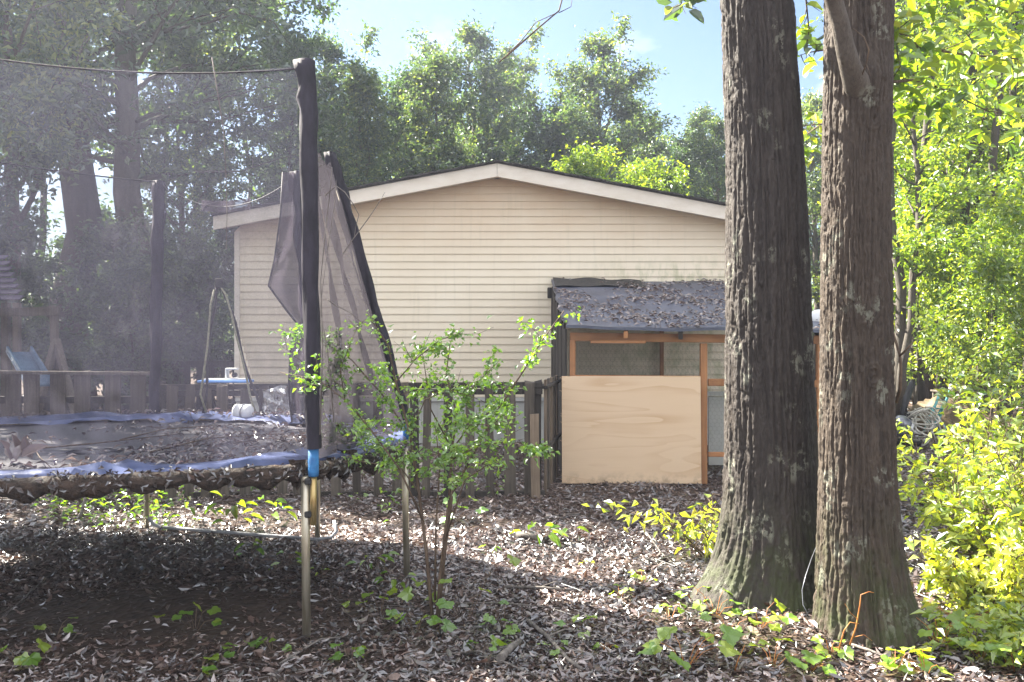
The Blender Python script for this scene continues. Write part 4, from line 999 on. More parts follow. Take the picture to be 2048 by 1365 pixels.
# ------------------------------------------------------------------ trees
def branch_skeleton(seed, h, cb, cr, tr, nl, lean=.0, tw=5, up=.5, top_taper=.85, lr=.48):
    g = random.Random(seed); mb = MB()
    tp = [Vector((0, 0, -.1))]; x = y = 0
    for i in range(1, 11):
        x += g.gauss(0, .018*h) * .5 + lean*h/10; y += g.gauss(0, .018*h)*.5; tp.append(Vector((x, y, h*i/10)))
    mb.tube(tp, [tr*(1.25 if i == 0 else 1)*(1 - top_taper*i/10) for i in range(11)], 9)
    seg = []
    for k in range(nl):
        t_ = cb/h + (1 - cb/h)*((k+.5)/nl)**.9; t_ = min(.985, t_ + g.uniform(-.02, .02)); i = min(9, int(t_*10)); p = tp[i].lerp(tp[i+1], t_*10-i)
        az = k*2.39996 + g.uniform(-.5, .5); u = (t_ - cb/h)/(1 - cb/h); prof = max(.22, math.sin(math.pi*min(1, u*.78 + .22))**.7)
        L = cr*prof*g.uniform(.6, 1.15); elv = up*g.uniform(.4, 1.3) + .5*u; d = Vector((math.cos(az)*math.cos(elv), math.sin(az)*math.cos(elv), math.sin(elv)))
        pts = [p]; n = 5
        for s in range(n):
            d = (d + Vector((g.gauss(0, .16), g.gauss(0, .16), g.gauss(.03, .13)))).normalized(); pts.append(pts[-1] + d*L/n)
        r0 = max(.008, tr*(1 - top_taper*t_)*lr)
        mb.tube(pts, [r0*(1 - .85*s/n) for s in range(n+1)], 5)
        for s in range(2, n): seg.append((pts[s], pts[s+1], .5))
        for q in range(tw):
            s = g.uniform(1.0, n - .01); i = int(s); b = pts[i].lerp(pts[i+1], s-i); ax = (pts[i+1]-pts[i]).normalized()
            dd = (ax*.7 + Vector((g.gauss(0, .7), g.gauss(0, .7), g.gauss(.15, .45)))).normalized(); tl = L*g.uniform(.22, .5)
            m1 = b + dd*tl*.5 + Vector((0, 0, g.uniform(-.02, .05)*tl)); e = m1 + (dd + Vector((g.gauss(0, .3), g.gauss(0, .3), g.gauss(0, .25)))).normalized()*tl*.5
            mb.tube([b, m1, e], [r0*.3, r0*.2, r0*.08], 4, False); seg += [(b, m1, .7), (m1, e, 1.5)]
    return mb, seg

def seg_leaves(seg, n, spread, L, seed, templ=T_QUAD, wl=.5, flat=.55, clump=2.0):
    g = np.random.default_rng(seed); A = np.array([list(s[0]) for s in seg]); B = np.array([list(s[1]) for s in seg])
    w_ = np.array([s[2] for s in seg]) * np.linalg.norm(B-A, axis=1) * g.gamma(clump, 1/clump, len(seg)); w_ /= w_.sum()
    i = g.choice(len(seg), n, p=w_); u = g.random((n, 1)); pos = A[i] + (B[i]-A[i])*u + g.normal(0, 1, (n, 3))*spread*g.uniform(.25, 1.15, (n, 1))
    d = rdir(n, g); d[:, 2] = d[:, 2]*.6 - .25; nr = rdir(n, g)*flat + np.array([0, 0, 1])*(1-flat)*1.3
    LL = L*g.uniform(.6, 1.3, n); ti = np.clip(g.normal(.5, .2, n) + .12*vnoise(pos[:, 0]*.8, pos[:, 1]*.8, pos[:, 2]*.8, seed % 97), 0, 1)
    return pos, d, nr, LL, LL*wl, templ, ti

PROTO = {}
def proto(key, h, cb, cr, tr, nl, nleaf, L, spread, lmat, bmat, seed, **kw):
    mb, seg = branch_skeleton(seed, h, cb, cr, tr, nl, **kw)
    me = bpy.data.meshes.new('trunk'); me.from_pydata([tuple(v) for v in mb.v], [], mb.f); me.polygons.foreach_set('use_smooth', mb.sm); me.materials.append(M[bmat])
    V, fs, t_ = leaves(*seg_leaves(seg, nleaf, spread, L, seed)); lm = npmesh('crown', V, fs, t_); lm.materials.append(M[lmat])
    PROTO[key] = (me, lm)
def tree(key, x, y, rot, sc, label, group, name='tree', z=0, szz=None):
    t_ = emp(name, (x, y, z if z else float(gz(x, y))), label, 'tree', group); t_.rotation_euler.z = rot; t_.scale = (sc, sc, szz or sc)
    for nm, me in zip(('trunk', 'crown'), PROTO[key]):
        o = bpy.data.objects.new(nm, me); COL.objects.link(o); o.parent = t_
    return t_
# dark broadleaf trees of the left and behind the house, lighter ones in the sunny wood
proto('big', 15, 4.6, 4.8, .36, 56, 36000, .16, .22, 'leaf_dark', 'bark_t', 101, up=.5, tw=7, lr=.26)
proto('mid', 10, 2.6, 2.7, .15, 36, 20000, .13, .17, 'leaf_mid', 'bark_pale', 102, up=.6, tw=6)
proto('mid2', 10, 1.8, 2.3, .13, 38, 20000, .125, .16, 'leaf_mid', 'bark_pale', 103, up=.75, tw=6)
proto('dark', 9, 1.4, 2.4, .13, 36, 18000, .14, .18, 'leaf_dark', 'bark_t', 104, up=.5, tw=6)
proto('light', 6, 1.6, 2.4, .09, 26, 15000, .12, .16, 'leaf_sun', 'bark_pale', 105, up=.5, tw=6)
proto('sun', 9, 1.6, 2.0, .085, 30, 7600, .125, .18, 'leaf_sun', 'bark_t', 106, up=.35, tw=6)
proto('sun2', 11, 3.0, 2.2, .10, 28, 7000, .13, .19, 'leaf_sun', 'bark_t', 107, up=.3, tw=6)
proto('sapling', 4.2, .5, 1.25, .03, 22, 4300, .10, .13, 'leaf_sun', 'bark_t', 108, up=.45, tw=5)
proto('pole', 13, 8.5, 2.0, .12, 18, 6500, .14, .2, 'leaf_mid', 'bark_t', 109, up=.3, tw=5)
proto('under', 3.4, .3, 1.5, .035, 24, 8000, .11, .14, 'leaf_dark', 'bark_t', 110, up=.4, tw=5)

def tx(px, D): return (px - 1024)/F*D
# behind the house
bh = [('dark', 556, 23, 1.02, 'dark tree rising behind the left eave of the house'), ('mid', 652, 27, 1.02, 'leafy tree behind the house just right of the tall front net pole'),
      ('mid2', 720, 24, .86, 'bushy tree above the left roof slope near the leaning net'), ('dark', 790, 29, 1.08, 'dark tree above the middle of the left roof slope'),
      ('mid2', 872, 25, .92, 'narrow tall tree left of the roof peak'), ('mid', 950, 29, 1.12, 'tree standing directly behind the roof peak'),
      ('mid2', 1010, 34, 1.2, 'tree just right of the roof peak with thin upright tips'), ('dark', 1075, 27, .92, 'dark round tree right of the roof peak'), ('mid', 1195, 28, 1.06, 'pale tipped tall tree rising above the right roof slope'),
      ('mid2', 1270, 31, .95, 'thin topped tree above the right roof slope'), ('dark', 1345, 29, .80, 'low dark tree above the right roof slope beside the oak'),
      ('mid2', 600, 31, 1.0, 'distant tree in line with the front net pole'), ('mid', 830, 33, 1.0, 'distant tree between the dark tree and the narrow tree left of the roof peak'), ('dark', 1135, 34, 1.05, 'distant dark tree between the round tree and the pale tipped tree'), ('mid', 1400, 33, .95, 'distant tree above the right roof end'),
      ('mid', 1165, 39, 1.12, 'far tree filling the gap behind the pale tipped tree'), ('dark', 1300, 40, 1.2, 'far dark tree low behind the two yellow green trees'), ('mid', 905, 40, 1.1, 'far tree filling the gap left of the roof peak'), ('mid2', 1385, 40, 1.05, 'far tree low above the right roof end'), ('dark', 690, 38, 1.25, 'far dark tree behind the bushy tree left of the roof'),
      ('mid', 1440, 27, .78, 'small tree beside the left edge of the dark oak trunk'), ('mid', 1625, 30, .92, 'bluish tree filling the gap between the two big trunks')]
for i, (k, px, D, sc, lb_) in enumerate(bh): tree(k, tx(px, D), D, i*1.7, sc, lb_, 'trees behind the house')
tree('light', tx(1190, 20), 20.5, 1.0, .93, 'pale sunlit young tree close behind the right roof slope', 'trees behind the house')
tree('light', tx(1310, 21), 21.5, 2.6, .9, 'yellow green sunlit tree close behind the right roof end', 'trees behind the house')
# left wood
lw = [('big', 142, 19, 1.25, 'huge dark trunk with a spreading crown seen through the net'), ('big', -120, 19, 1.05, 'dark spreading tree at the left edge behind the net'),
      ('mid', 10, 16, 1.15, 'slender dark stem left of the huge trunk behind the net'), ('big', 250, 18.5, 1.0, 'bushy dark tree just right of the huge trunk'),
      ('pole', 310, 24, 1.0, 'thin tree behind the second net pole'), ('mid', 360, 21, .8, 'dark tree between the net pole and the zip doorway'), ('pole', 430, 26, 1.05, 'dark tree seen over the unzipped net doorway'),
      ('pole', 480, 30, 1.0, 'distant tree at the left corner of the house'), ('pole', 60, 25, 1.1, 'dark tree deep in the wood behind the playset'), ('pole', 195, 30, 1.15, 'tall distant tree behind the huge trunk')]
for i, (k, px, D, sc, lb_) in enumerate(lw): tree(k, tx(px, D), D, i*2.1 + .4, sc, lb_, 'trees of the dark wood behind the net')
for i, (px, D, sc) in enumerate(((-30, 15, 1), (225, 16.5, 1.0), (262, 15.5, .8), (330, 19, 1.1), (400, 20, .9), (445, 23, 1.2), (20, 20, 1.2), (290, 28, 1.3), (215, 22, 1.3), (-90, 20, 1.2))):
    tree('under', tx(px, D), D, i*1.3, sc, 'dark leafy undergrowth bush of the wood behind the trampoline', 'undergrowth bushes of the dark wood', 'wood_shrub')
# trees beside the yard that throw its shade
for i, (k, x, y, sc, lb_) in enumerate((('dark', -7.2, 8.6, .78, 'small dark yard tree left of the trampoline'), ('dark', -7.0, 6.4, .70, 'small dark yard tree nearer the viewer left of the trampoline'), ('dark', -9.0, 14.0, .95, 'dark yard tree left of the playset'))):
    tree(k, x, y, i*1.9, sc, lb_, 'yard trees left of the trampoline')
# sunny wood on the right
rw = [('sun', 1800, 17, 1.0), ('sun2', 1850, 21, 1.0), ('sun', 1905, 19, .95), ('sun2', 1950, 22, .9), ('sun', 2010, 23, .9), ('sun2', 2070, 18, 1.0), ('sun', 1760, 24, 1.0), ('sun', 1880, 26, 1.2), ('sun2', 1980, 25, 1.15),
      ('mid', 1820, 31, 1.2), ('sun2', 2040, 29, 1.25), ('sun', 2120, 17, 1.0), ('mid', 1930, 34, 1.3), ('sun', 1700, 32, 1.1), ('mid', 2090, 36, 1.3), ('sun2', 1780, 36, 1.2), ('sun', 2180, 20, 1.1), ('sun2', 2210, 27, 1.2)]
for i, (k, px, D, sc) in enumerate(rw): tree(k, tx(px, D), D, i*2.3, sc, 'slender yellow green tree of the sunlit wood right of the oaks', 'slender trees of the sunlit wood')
for i, (px, D, sc) in enumerate(((1830, 17.5, 1), (1880, 18, 1.1), (1930, 17.5, .9), (1985, 14.5, .8), (2040, 13, 1), (1790, 20, 1.0), (2080, 11.5, .9), (2020, 19, 1.2), (2110, 17, 1.2), (1910, 28, 1.5), (1820, 29, 1.4), (2060, 26, 1.5))):
    tree('sapling', tx(px, D), D, i*1.1, sc, 'bright leafy sapling under the trees of the sunlit wood', 'saplings of the sunlit wood', 'sapling')
ll = [('pole', 1800, 17, .95, 'bare leaning pole trunk just right of the brown oak'), ('pole', 1842, 19, 1.05, 'thin bare trunk second to the right of the brown oak'), ('pole', 1968, 18, 1.1, 'dark straight trunk in the middle of the sunlit wood'), ('pole', 1888, 24, 1.2, 'distant bare trunk of the sunlit wood behind the brown heap'), ('pole', 1815, 25, 1.2, 'thin bare trunk far behind the leaning pole trunk'), ('pole', 2012, 17, .95, 'slim bare trunk near the right edge of the wood'), ('pole', 1900, 18.5, 1.0, 'thin bare trunk directly behind the teal chair'),
      ('pole', 1862, 21, 1.1, 'thin bare trunk just left of the brown heap'), ('pole', 1925, 27, 1.3, 'distant thin bare trunk above the small dark table'), ('pole', 1990, 23, 1.2, 'thin bare trunk right of the dark straight trunk'), ('pole', 1945, 19, .95, 'slim bare trunk left of the dark straight trunk'),
      ('pole', 2030, 22, 1.2, 'bare trunk at the right edge of the sunlit wood')]
for i, (k, px, D, sc, lb_) in enumerate(ll):
    t_ = tree(k, tx(px, D), D, i*1.4, sc, lb_, 'bare trunked trees of the sunlit wood')
    if i == 0: t_.rotation_euler = (0, R(3.4), 0)
# the far wood that closes every gap near the ground
g = np.random.default_rng(77); n = 26000; a = g.uniform(-.75, .75, n); D = g.uniform(40, 62, n); x = np.tan(a)*D
top = 4.2 + 2.4*vnoise(x*.12, D*.05, 0, 61) + 1.5*vnoise(x*.4, D*.2, 0, 62); zz = top*g.random(n)**.85
kp = vnoise(x*.25, D*.2, zz*.5, 63) > -.35; x, D, zz = x[kp], D[kp], zz[kp]; n = len(x)
pos = np.stack([x, D, zz], 1)
tag(leafobj('far_woods', pos, rdir(n, g), rdir(n, g), .42*g.uniform(.6, 1.4, n), .24, T_QUAD, np.clip(g.normal(.5, .2, n), 0, 1), M['leaf_mid'], None, 1, (0, 0, 0)), 'far green wood closing the view between the nearer trees', 'woods', kind='stuff')

# ------------------------------------------------------------------ shrubs
def spine(pts, seed, ntw, tl, dep=.0):
    """stem through points, with twigs; returns mesh and leafing segments"""
    g = random.Random(seed); mb = MB(); seg = []
    return g, mb, seg
# the small leaved shrub beside the trampoline
SD = 4.72
sh = emp('shrub', G(868, 1265), 'multi stemmed small leaved shrub in front of the picket fence', 'shrub')
y0_ = sh.location.y
stems = [([(868, 1268), (852, 1100), (838, 985), (820, 870), (792, 765), (776, 690), (742, 640)], .0, .011), ([(872, 1268), (880, 1150), (898, 1000), (904, 900), (914, 830), (892, 750), (900, 690)], -.1, .009),
         ([(874, 1265), (890, 1100), (905, 985), (962, 880), (1002, 810), (1045, 745), (1078, 690), (1128, 622)], .1, .010), ([(845, 1040), (800, 940), (742, 860), (690, 800), (640, 762), (560, 745)], -.25, .006),
         ([(820, 870), (765, 790), (705, 722), (648, 672), (596, 655)], .2, .005), ([(903, 920), (960, 890), (1020, 884), (1060, 890)], -.15, .005), ([(905, 900), (862, 820), (850, 740), (842, 690)], .25, .005),
         ([(838, 985), (790, 920), (730, 890), (668, 880)], .3, .005), ([(890, 1080), (930, 960), (975, 930), (1020, 940)], -.3, .005), ([(914, 830), (950, 770), (1000, 720)], .2, .004), ([(792, 765), (830, 720), (880, 680), (925, 668)], -.2, .004),
         ([(870, 1200), (872, 1050), (880, 930), (870, 850)], .05, .007), ([(800, 940), (760, 930), (700, 920)], -.1, .004), ([(742, 860), (700, 850), (650, 850)], .1, .004), ([(690, 800), (680, 740), (700, 690), (720, 640)], .1, .004),
         ([(820, 870), (850, 800), (900, 780), (960, 800), (1010, 830)], .15, .004), ([(904, 900), (940, 850), (990, 850), (1040, 830)], -.2, .004), ([(640, 762), (600, 720), (560, 690)], 0, .003)]
mbs = MB(); seg = []; g = random.Random(5)
for pts, dd, r0 in stems:
    n = len(pts); W_ = []
    for i, (px, py) in enumerate(pts):
        f_ = min(1, max(0, (1268 - py)/420)); W_.append(P(px, py, y0_ + dd*f_ + g.uniform(-.03, .03)*f_))
    mbs.tube(W_, [r0*(1 - .7*i/(n-1)) for i in range(n)], 6)
    for i in range(n-1):
        if (pts[i][1] + pts[i+1][1])/2 > 985: continue
        a, b = W_[i], W_[i+1]; L = (b-a).length; seg.append((a, b, .5))
        for q in range(max(2, int(L*17))):
            s = a.lerp(b, g.random()); d = (Vector((g.gauss(0, .8), g.gauss(0, .8), g.gauss(.18, .45))) + (b-a).normalized()*.6).normalized(); tl = g.uniform(.06, .21)
            m1 = s + d*tl*.5; e = m1 + (d + Vector((g.gauss(0, .3), g.gauss(0, .3), g.gauss(.1, .3)))).normalized()*tl*.5
            mbs.tube([s, m1, e], [.0022, .0016, .0009], 4, False); seg += [(s, m1, .7), (m1, e, 1.6)]
mbs.build('stems', M['twig'], sh)
leafobj('leaves', *seg_leaves(seg, 3700, .026, .032, 9, T_FOLD, .62, .75, 1.2), M['leaf_shrub'], sh)

def bush(name, x, y, h, w_, nst, nleaf, L, seed, label, lmat='leaf_bush', group=None, wl=.46, tilt=(0, 0), templ=T_FOLD, tw=9, low=.12):
    z0 = float(gz(x, y)); o = emp(name, (x, y, z0), label, 'bush', group); g = random.Random(seed); mb = MB(); seg = []
    for k in range(nst):
        az = k*2.4 + g.uniform(-.4, .4); L_ = h*g.uniform(.55, 1.08); sp = w_*g.uniform(.15, 1.0); p = Vector((x + g.gauss(0, .03), y + g.gauss(0, .03), z0 - .02)); pts = [p]
        d = Vector((math.cos(az)*sp/h + tilt[0], math.sin(az)*sp/h + tilt[1], 1)).normalized(); n = 6
        for s in range(n):
            d = (d + Vector((g.gauss(0, .12), g.gauss(0, .12), g.gauss(-.02, .06))) + Vector((math.cos(az), math.sin(az), 0))*.05).normalized(); pts.append(pts[-1] + d*L_/n)
        mb.tube(pts, [.008*(1 - .8*s/n) for s in range(n+1)], 5)
        for s in range(n):
            if s/n < low: continue
            a, b = pts[s], pts[s+1]; seg.append((a, b, .4))
            for q in range(tw // 2 + 1):
                st = a.lerp(b, g.random()); dd = (Vector((g.gauss(0, .8), g.gauss(0, .8), g.gauss(.15, .4))) + d*.4).normalized(); tl = g.uniform(.10, .30)*min(1.2, h)
                m1 = st + dd*tl*.5; e = m1 + (dd + Vector((g.gauss(0, .3), g.gauss(0, .3), g.gauss(0, .3)))).normalized()*tl*.5
                mb.tube([st, m1, e], [.003, .002, .001], 4, False); seg += [(st, m1, .8), (m1, e, 1.5)]
    mb.build('stems', M['twig'], o)
    leafobj('leaves', *seg_leaves(seg, nleaf, .035, L, seed+1, templ, wl, .7, 1.4), M[lmat], o)
    return o
q = G(1395, 1120); bush('bush', q.x + .12, q.y + .05, .78, .80, 10, 260, .08, 21, 'bright leafy bush against the left side of the dark oak trunk', tilt=(-.25, -.1))
bush('bush', tx(1960, 5.9), 5.9, 1.15, .75, 15, 1900, .075, 22, 'large bright yellow green bush at the right edge of the yard')
bush('bush', tx(2065, 5.2), 5.2, 1.15, .7, 13, 1500, .075, 23, 'bright bush cut off by the right edge of the photo')
bush('bush', tx(1975, 5.0), 5.0, .5, .45, 10, 1100, .07, 24, 'low bright bush spreading right of the brown oak root')
bush('bush', tx(1985, 6.9), 6.9, .95, .5, 9, 1000, .075, 25, 'upright bright bush behind the large yellow green bush')
bush('bush', tx(2050, 7.6), 7.6, 1.45, .8, 12, 1900, .08, 26, 'tall bright bush behind the others at the right edge')
bush('bush', tx(1985, 4.35), 4.35, .3, .45, 9, 700, .065, 27, 'lowest bright ground bush at the lower right')
# overhanging leafy boughs
def bough(name, par, pts, r0, nleaf, L, seed, lmat, label=None, spread=.07, ntw=5, tl=(.15, .4), wl=.48):
    g = random.Random(seed); mb = MB(); seg = []; n = len(pts)
    mb.tube(pts, [r0*(1 - .75*i/(n-1)) for i in range(n)], 6)
    for i in range(n-1):
        a, b = Vector(pts[i]), Vector(pts[i+1]); seg.append((a, b, .3))
        for q in range(ntw):
            st = a.lerp(b, g.random()); dd = (Vector((g.gauss(0, .8), g.gauss(0, .8), g.gauss(-.05, .5))) + (b-a).normalized()*.7).normalized(); t_ = g.uniform(*tl)
            m1 = st + dd*t_*.5; e = m1 + (dd + Vector((g.gauss(0, .3), g.gauss(0, .3), g.gauss(0, .3)))).normalized()*t_*.5
            mb.tube([st, m1, e], [.0035, .0025, .001], 4, False); seg += [(st, m1, .7), (m1, e, 1.6)]
    o = mb.build(name, M['twig'], par)
    if label: o['label'] = label
    leafobj('leaves', *seg_leaves(seg, nleaf, spread, L, seed+3, T_OVAL, wl, .75, 1.2), M[lmat], o); return o
bough('leafy_bough', oakB, [P(1780, 60, 4.7), P(1840, 95, 5.0), P(1930, 110, 5.5), P(2060, 120, 6.0), P(2160, 60, 6.3)], .012, 300, .10, 31, 'leaf_sun', 'leafy bough reaching to the right from the trunk')
bough('leafy_bough', oakB, [P(1780, 165, 4.75), P(1830, 160, 5.1), P(1900, 185, 5.7), P(1990, 230, 6.3), P(2090, 240, 6.8)], .009, 230, .10, 32, 'leaf_sun')
bough('leafy_bough', oakB, [P(1780, -120, 4.8), P(1860, -60, 5.2), P(1950, 0, 5.6), P(2040, 30, 6.0)], .012, 260, .10, 33, 'leaf_sun')
bough('leafy_bough', oakA, [P(1586, -120, 5.4), P(1610, -20, 5.5), P(1618, 60, 5.7), P(1612, 120, 5.8)], .008, 44, .11, 34, 'leaf_sun', None, .05, 3, (.08, .2))
bough('leafy_bough', oakB, [P(1650, 100, 4.8), P(1620, 105, 4.9), P(1596, 112, 5.0)], .005, 5, .09, 35, 'leaf_mid', None, .03, 1, (.05, .1))
bough('leafy_bough', oakA, [P(1445, -160, 5.1), P(1400, -90, 5.0), P(1368, -25, 4.9), P(1360, 25, 4.85)], .007, 34, .10, 36, 'leaf_mid', 'few dark leaves hanging at the top left of the trunk', .03, 4, (.06, .14))
bough('leafy_bough', oakB, [P(1655, 240, 4.9), P(1640, 250, 5.4), P(1612, 270, 6.2), P(1590, 330, 6.6)], .006, 70, .10, 37, 'leaf_sun', None, .08, 4, (.15, .35))
# bare twig hanging out of the oak crown above
tw_ = MB().tube([P(1140, -60, 5.0), P(1118, 22, 5.0), P(1075, 58, 5.0), P(1030, 98, 5.0), P(998, 125, 5.0)], [.004, .0045, .005, .006, .004], 6)
tw_.tube([P(1145, -10, 5.02), P(1142, 14, 5.0), P(1118, 26, 5.0)], [.002, .002, .003], 5).tube([P(1118, 24, 5.0), P(1072, 45, 5.0), P(1040, 85, 5.0), P(1016, 108, 5.0)], [.0025, .0025, .003, .004], 5).tube([P(1018, 106, 5.0), P(1019, 92, 5.0)], [.003, .0012], 5)
tag(tw_.build('bare_twig', M['twig'], None, P(1140, -60, 5.0)), 'bare forked twig hanging down into the open sky above the roof', 'twig')
# crowns of the two oaks, above the picture
for par, c, sd_ in ((oakA, (1.4, 5.4, 0), 201), (oakB, (1.75, 4.6, 0), 202)):
    mb, seg = branch_skeleton(sd_, 12, 6.2, 2.6, .10, 16, tw=5); off_ = np.array([c[0], c[1], 0.])
    pos, d, nr, L, W, tp_, ti = seg_leaves(seg, 2600, .25, .13, sd_); kz = pos[:, 2] > 5.6
    leafobj('crown', (pos + off_)[kz], d[kz], nr[kz], L[kz], W[kz], tp_, ti[kz], M['leaf_mid'], par)
# bare vine stems on the net
for i, (pts, r_, lb_) in enumerate(((((640, 870), (645, 700), (641, 560), (650, 470), (660, 385), (664, 335)), .004, 'bare vine stem climbing beside the front net pole'), (((668, 845), (655, 700), (640, 620), (652, 520), (668, 420), (673, 360)), .003, 'second bare vine stem crossing the gathered net'),
        (((650, 392), (672, 372), (690, 385), (706, 408), (718, 430), (712, 452), (709, 472)), .003, 'arching bare vine loop in front of the house gable'), (((685, 510), (705, 480), (735, 440), (752, 415), (770, 385)), .003, 'bare twig slanting up across the siding beside the net'),
        (((655, 600), (672, 612), (700, 625), (730, 650)), .003, 'bare twig curving out at the foot of the gathered net'), (((424, 115), (436, 190), (447, 260), (452, 350), (454, 430), (452, 500)), .0035, 'long thin vine hanging down the front net'))):
    D_ = 4.42 if i < 5 else 4.35
    o = MB().tube([P(px, py, D_ + .02*math.sin(k*2)) for k, (px, py) in enumerate(pts)], [r_*(1 - .5*k/(len(pts)-1)) for k in range(len(pts))], 6).build('vine', M['twig_grey'], None, P(*pts[0], D_))
    if i == 3:
        pass
    tag(o, lb_, 'vine', 'bare vines on the net')
# ------------------------------------------------------------------ seedlings, sticks, ground cover
def seedling(px, py, nl, L, hgt, seed, label, mat='leaf_seed', templ=T_LOBED, group='seedlings in the leaf litter', wl=1.0, name='seedling'):
    g = random.Random(seed); q = G(px, py); z0 = float(gz(q.x, q.y)); q = P(px, py, q.y); q.z = z0
    o = emp(name, q, label, 'seedling', group); mb = MB(); pos = []; d = []; nr = []
    for k in range(nl):
        az = g.random()*6.28; rr = hgt*g.uniform(.3, 1.0); hh = hgt*g.uniform(.4, 1.05); e = q + Vector((math.cos(az)*rr, math.sin(az)*rr, hh)); m_ = q.lerp(e, .55) + Vector((0, 0, hh*.22))
        mb.tube([q - Vector((0, 0, .02)), m_, e], [.0022, .0018, .0012], 5, False)
        pos.append(list(e)); d.append([math.cos(az), math.sin(az), g.uniform(-.5, .1)]); nr.append([g.gauss(0, .35), g.gauss(-.2, .35), 1])
    mb.build('stem', M['red_stem'] if mat == 'leaf_vine' else M['twig'], o); n = len(pos)
    LL = np.array([L*g.uniform(.7, 1.2) for _ in range(n)])
    leafobj('leaves', np.array(pos), np.array(d), np.array(nr), LL, LL*wl, templ, np.array([g.uniform(.3, .9) for _ in range(n)]), M[mat], o)
    return o
SE = [(1480, 1225, 5, .095, .13, 'cluster of round toothed leaves at the foot of the dark oak'), (1580, 1240, 4, .10, .12, 'round leaved sprout in front of the cleft between the oaks'), (1460, 1290, 4, .09, .10, 'low round leaved sprout in the sunlit litter below the dark oak'),
      (1370, 1345, 6, .115, .14, 'large toothed leaved vine sprout at the bottom edge left of the oaks'), (1545, 1345, 3, .11, .10, 'single vine sprout at the bottom edge below the oaks'), (1790, 1350, 3, .10, .08, 'bright heart shaped leaf at the bottom edge right of the oaks'),
      (1880, 1310, 5, .09, .12, 'vine leaves spreading right of the brown oak root'), (1960, 1325, 4, .09, .10, 'vine leaves at the lower right edge'), (2030, 1345, 5, .09, .12, 'vine leaves in the lower right corner'), (1660, 1320, 3, .08, .08, 'small pale leaves under the red shoot'),
      (930, 1255, 5, .10, .26, 'upright round leaved vine right of the shrub stems'), (1010, 1265, 4, .085, .10, 'bright low sprout right of the shrub'), (1030, 1285, 3, .075, .06, 'small sprout beside the bare stick'), (1165, 1270, 3, .07, .08, 'sprout in the open litter below the plywood'), (1215, 1310, 2, .06, .05, 'tiny sprout near the bottom middle'),
      (760, 1245, 4, .08, .14, 'glossy leaved sprout left of the shrub base'), (830, 1280, 5, .09, .11, 'low leafy sprout at the foot of the shrub'), (545, 1310, 2, .08, .06, 'single green leaf left of the pole foot'), (470, 1325, 3, .07, .05, 'pair of small leaves left of the front pole'),
      (110, 1290, 4, .06, .07, 'faint green sprout on the dark soil'), (40, 1345, 5, .09, .10, 'green sprout in the lower left corner'), (390, 1270, 5, .08, .12, 'dull green sprout in the dark litter under the trampoline'), (400, 1355, 2, .08, .05, 'leaf pair at the bottom left edge'),
      (905, 1045, 3, .15, .22, 'large heart shaped vine leaves on the shrub stem'), (700, 1015, 4, .05, .1, 'small sprout at the fence foot by the front pole'), (1385, 1230, 4, .07, .1, 'small sprout on the flared root of the dark oak')]
SE += [(1430, 1255, 4, .09, .12, 'yellow green vine leaves by the flared root of the dark oak'), (1520, 1280, 5, .10, .12, 'broad yellow green leaves in the litter before the dark oak'), (1620, 1350, 3, .08, .08, 'small vine leaves at the bottom edge under the red shoot'), (1850, 1360, 4, .10, .1, 'broad vine leaves at the bottom edge by the brown oak root'),
       (1930, 1290, 5, .09, .14, 'vine leaves under the low bright bush'), (2010, 1300, 5, .10, .14, 'vine leaves crowding the right edge under the bushes'), (1285, 1180, 3, .06, .07, 'tiny yellow sprout left of the flared root'), (1340, 1255, 3, .07, .07, 'small yellow sprout in the sunlit litter left of the dark oak'), (1240, 1215, 2, .06, .06, 'lone yellow green leaf pair in the middle litter'), (1110, 1320, 3, .06, .06, 'small sprout beside the lower end of the bare stick'),
       (960, 1320, 3, .07, .07, 'small sprout left of the short broken log'), (700, 1330, 3, .08, .06, 'small round leaved sprout right of the front pole foot')]
for i, (px, py, nl, L, hg, lb_) in enumerate(SE): seedling(px, min(py, 1362), nl + 2, L*1.15, hg*1.2, 300+i, lb_, 'leaf_vine' if px > 1200 else 'leaf_seed')
SF = [(1075, 1085, 9, .13, .13, 'clump of upright strap leaves in the middle of the yard'), (1140, 1080, 3, .09, .12, 'small upright sprout right of the strap leaved clump'), (985, 1110, 5, .05, .07, 'little sprout left of the strap leaved clump'), (640, 1170, 5, .05, .07, 'small sprout between the trampoline legs'),
      (575, 1150, 5, .09, .10, 'leafy sprout left of the near trampoline leg'), (740, 1150, 8, .08, .12, 'glossy dark leaved sprout by the second trampoline leg'), (790, 1200, 7, .08, .13, 'glossy sprout between the leg and the shrub stems'), (500, 1120, 6, .10, .12, 'pointed leaved sprout under the trampoline'), (470, 1070, 10, .13, .26, 'fern like fronds under the middle of the trampoline'),
      (540, 1050, 8, .12, .18, 'smaller fern like fronds by the far trampoline leg'), (370, 1060, 8, .10, .28, 'leafy weed beside the far left trampoline leg'), (300, 1030, 7, .1, .22, 'leafy weed behind the far left trampoline leg'), (1180, 1140, 4, .05, .06, 'sprout in the sunlit patch of litter'), (1320, 1085, 4, .06, .12, 'sprout at the sunlit patch near the bright bush'), (990, 1000, 4, .05, .10, 'sprout at the foot of the last fence picket')]
for i, (px, py, nl, L, hg, lb_) in enumerate(SF): seedling(px, py, nl, L, hg, 400+i, lb_, 'leaf_seed' if px < 1000 or px in (1075, 1140) else 'leaf_bush', T_OVAL, 'leafy sprouts in the leaf litter', .36)
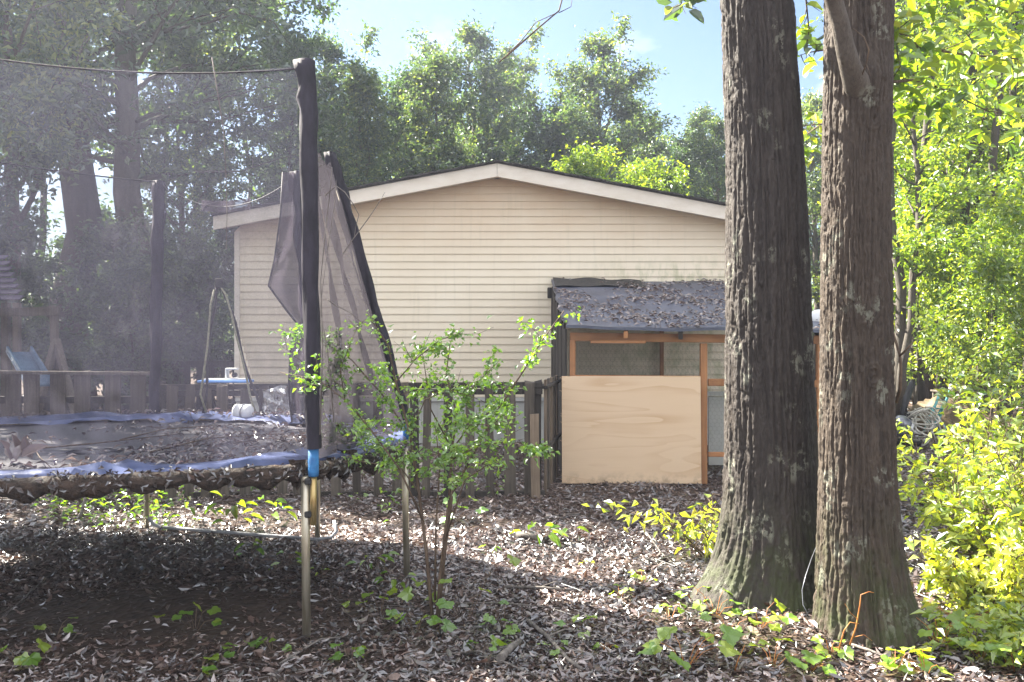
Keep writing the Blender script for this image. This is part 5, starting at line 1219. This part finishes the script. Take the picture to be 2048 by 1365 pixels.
# red vine shoots before the brown oak
for i, (pts, lb_) in enumerate(((((1700, 1290), (1712, 1255), (1720, 1210), (1722, 1190), (1738, 1184), (1748, 1186)), 'tall curled yellow and red vine shoot before the brown oak'), (((1678, 1300), (1688, 1262), (1700, 1245), (1718, 1248)), 'shorter curled vine shoot before the brown oak'), (((1468, 1350), (1476, 1320), (1490, 1290)), 'thin orange shoot in the litter below the dark oak'))):
    D_ = 4.22 - .1*(i == 2)
    mb = MB().tube([P(px, py, D_) for px, py in pts], [.004*(1 - .6*k/(len(pts)-1)) for k in range(len(pts))], 6)
    if i == 0: mb.tube([P(1716, 1240, D_), P(1700, 1225, D_ - .03), P(1690, 1208, D_ - .05)], [.002, .0015, .001], 5).tube([P(1706, 1275, D_), P(1728, 1270, D_-.03), P(1744, 1282, D_-.04)], [.002, .0015, .001], 5)
    o = mb.build('vine_shoot', M['red_stem'], None, P(*pts[0], D_)); tag(o, lb_, 'vine shoot', 'vine shoots')
# sticks
ST = [(((1055, 1255), (1095, 1292), (1135, 1335), (1165, 1350)), .012, 'grey stick slanting down in the litter right of the shrub'), (((1000, 1335), (1040, 1300)), .022, 'short thick broken log in the litter below the shrub'), (((1010, 1190), (1080, 1195), (1150, 1200)), .010, 'grey stick lying across the litter below the plywood'),
      (((900, 1225), (1000, 1222), (1120, 1232)), .006, 'long thin twig lying in the middle of the litter'), (((1270, 1040), (1320, 1105), (1350, 1140)), .006, 'thin twig slanting toward the dark oak root'), (((1035, 1078), (1075, 1084)), .030, 'short grey log beside the strap leaved clump'), (((1090, 1040), (1160, 1036)), .010, 'stick lying in front of the plywood sheet'),
      (((850, 1330), (960, 1320), (1080, 1362)), .006, 'twig along the bottom edge left of the grey stick'), (((560, 1345), (640, 1300), (700, 1290)), .006, 'twig at the foot of the front pole'), (((160, 1040), (185, 1000), (200, 985)), .014, 'dark leaning stick under the left of the trampoline'), (((1200, 1350), (1330, 1290)), .006, 'twig in the litter left of the large vine leaves'), (((1690, 1310), (1800, 1345)), .008, 'twig below the brown oak'), (((0, 1250), (90, 1165), (160, 1090)), .004, 'long thin twig slanting over the dark soil')]
for i, (pts, r_, lb_) in enumerate(ST):
    W_ = []
    for k, (px, py) in enumerate(pts):
        q = G(px, min(py, 1364)); q.z = float(gz(q.x, q.y)) + r_ + .012 + (.01 if 0 < k < len(pts)-1 else 0) + (.25*k if i == 9 else 0); W_.append(q)
    if len(W_) == 2: W_.insert(1, W_[0].lerp(W_[1], .5) + Vector((0, .01, .006)))
    n = len(W_); mb = MB().tube(W_, [r_*(1 - .35*k/(n-1)) for k in range(n)], 8)
    if i in (0, 2, 3): mb.tube([W_[1], W_[1] + Vector((.09, .05, .02)), W_[1] + Vector((.2, .04, .01))], [r_*.5, r_*.4, r_*.2], 6)
    tag(mb.build('stick', M['twig_grey'], None, W_[0]), lb_, 'stick', 'fallen sticks')
# low weeds under and behind the trampoline
g = np.random.default_rng(91); n = 5200; y = g.uniform(6.3, 11.5, n); x = g.uniform(-6.2, -1.0, n)
kp = vnoise(x*1.1, y*1.1, 0, 71) + .1*(y < 8.2) - .25*(x > -2.0) > .05; x, y = x[kp], y[kp]; n = len(x)
pos = np.stack([x, y, gz(x, y) + .02 + g.random(n)**2*.22], 1)
tag(leafobj('ground_cover', pos, rdir(n, g)*np.array([1, 1, .4]), rdir(n, g)*.5 + np.array([0, 0, 1]), .06*g.uniform(.5, 1.4, n), .026, T_FOLD, np.clip(g.normal(.5, .2, n), 0, 1), M['leaf_shrub'], None, 1, (0, 0, 0)), 'low green weeds growing under and behind the trampoline', 'weeds', kind='stuff')
g = np.random.default_rng(92); n = 7000; y = g.uniform(4.2, 16, n); x = g.uniform(.46, .70, n)*y
kp = (vnoise(x*.9, y*.9, 0, 72) > .0) & ((y < 6.0) | (x > .52*y)); x, y = x[kp], y[kp]; n = len(x)
pos = np.stack([x, y, gz(x, y) + .02 + g.random(n)**2*.25], 1)
tag(leafobj('weeds', pos, rdir(n, g)*np.array([1, 1, .4]), rdir(n, g)*.5 + np.array([0, 0, 1]), .065*g.uniform(.5, 1.4, n), .03, T_FOLD, np.clip(g.normal(.6, .2, n), 0, 1), M['leaf_bush'], None, 1, (0, 0, 0)), 'low bright weeds at the right edge of the yard', 'weeds', kind='stuff')

# ------------------------------------------------------------------ air
mb = MB().box((0, 33, 8.2), (150, 84, 19))
hz_ = mb.build('haze', None, None, (0, 33, 8.2)); t = NT('haze_air'); pv = t.n('ShaderNodeVolumePrincipled')
pv.inputs['Color'].default_value = (.74, .79, 1, 1); pv.inputs['Density'].default_value = .0021; pv.inputs['Anisotropy'].default_value = .6
t.l(pv.outputs[0], t.out.inputs['Volume']); hz_.data.materials.append(t.m); tag(hz_, 'thin sunny haze in the air between the trees', 'haze', kind='stuff')
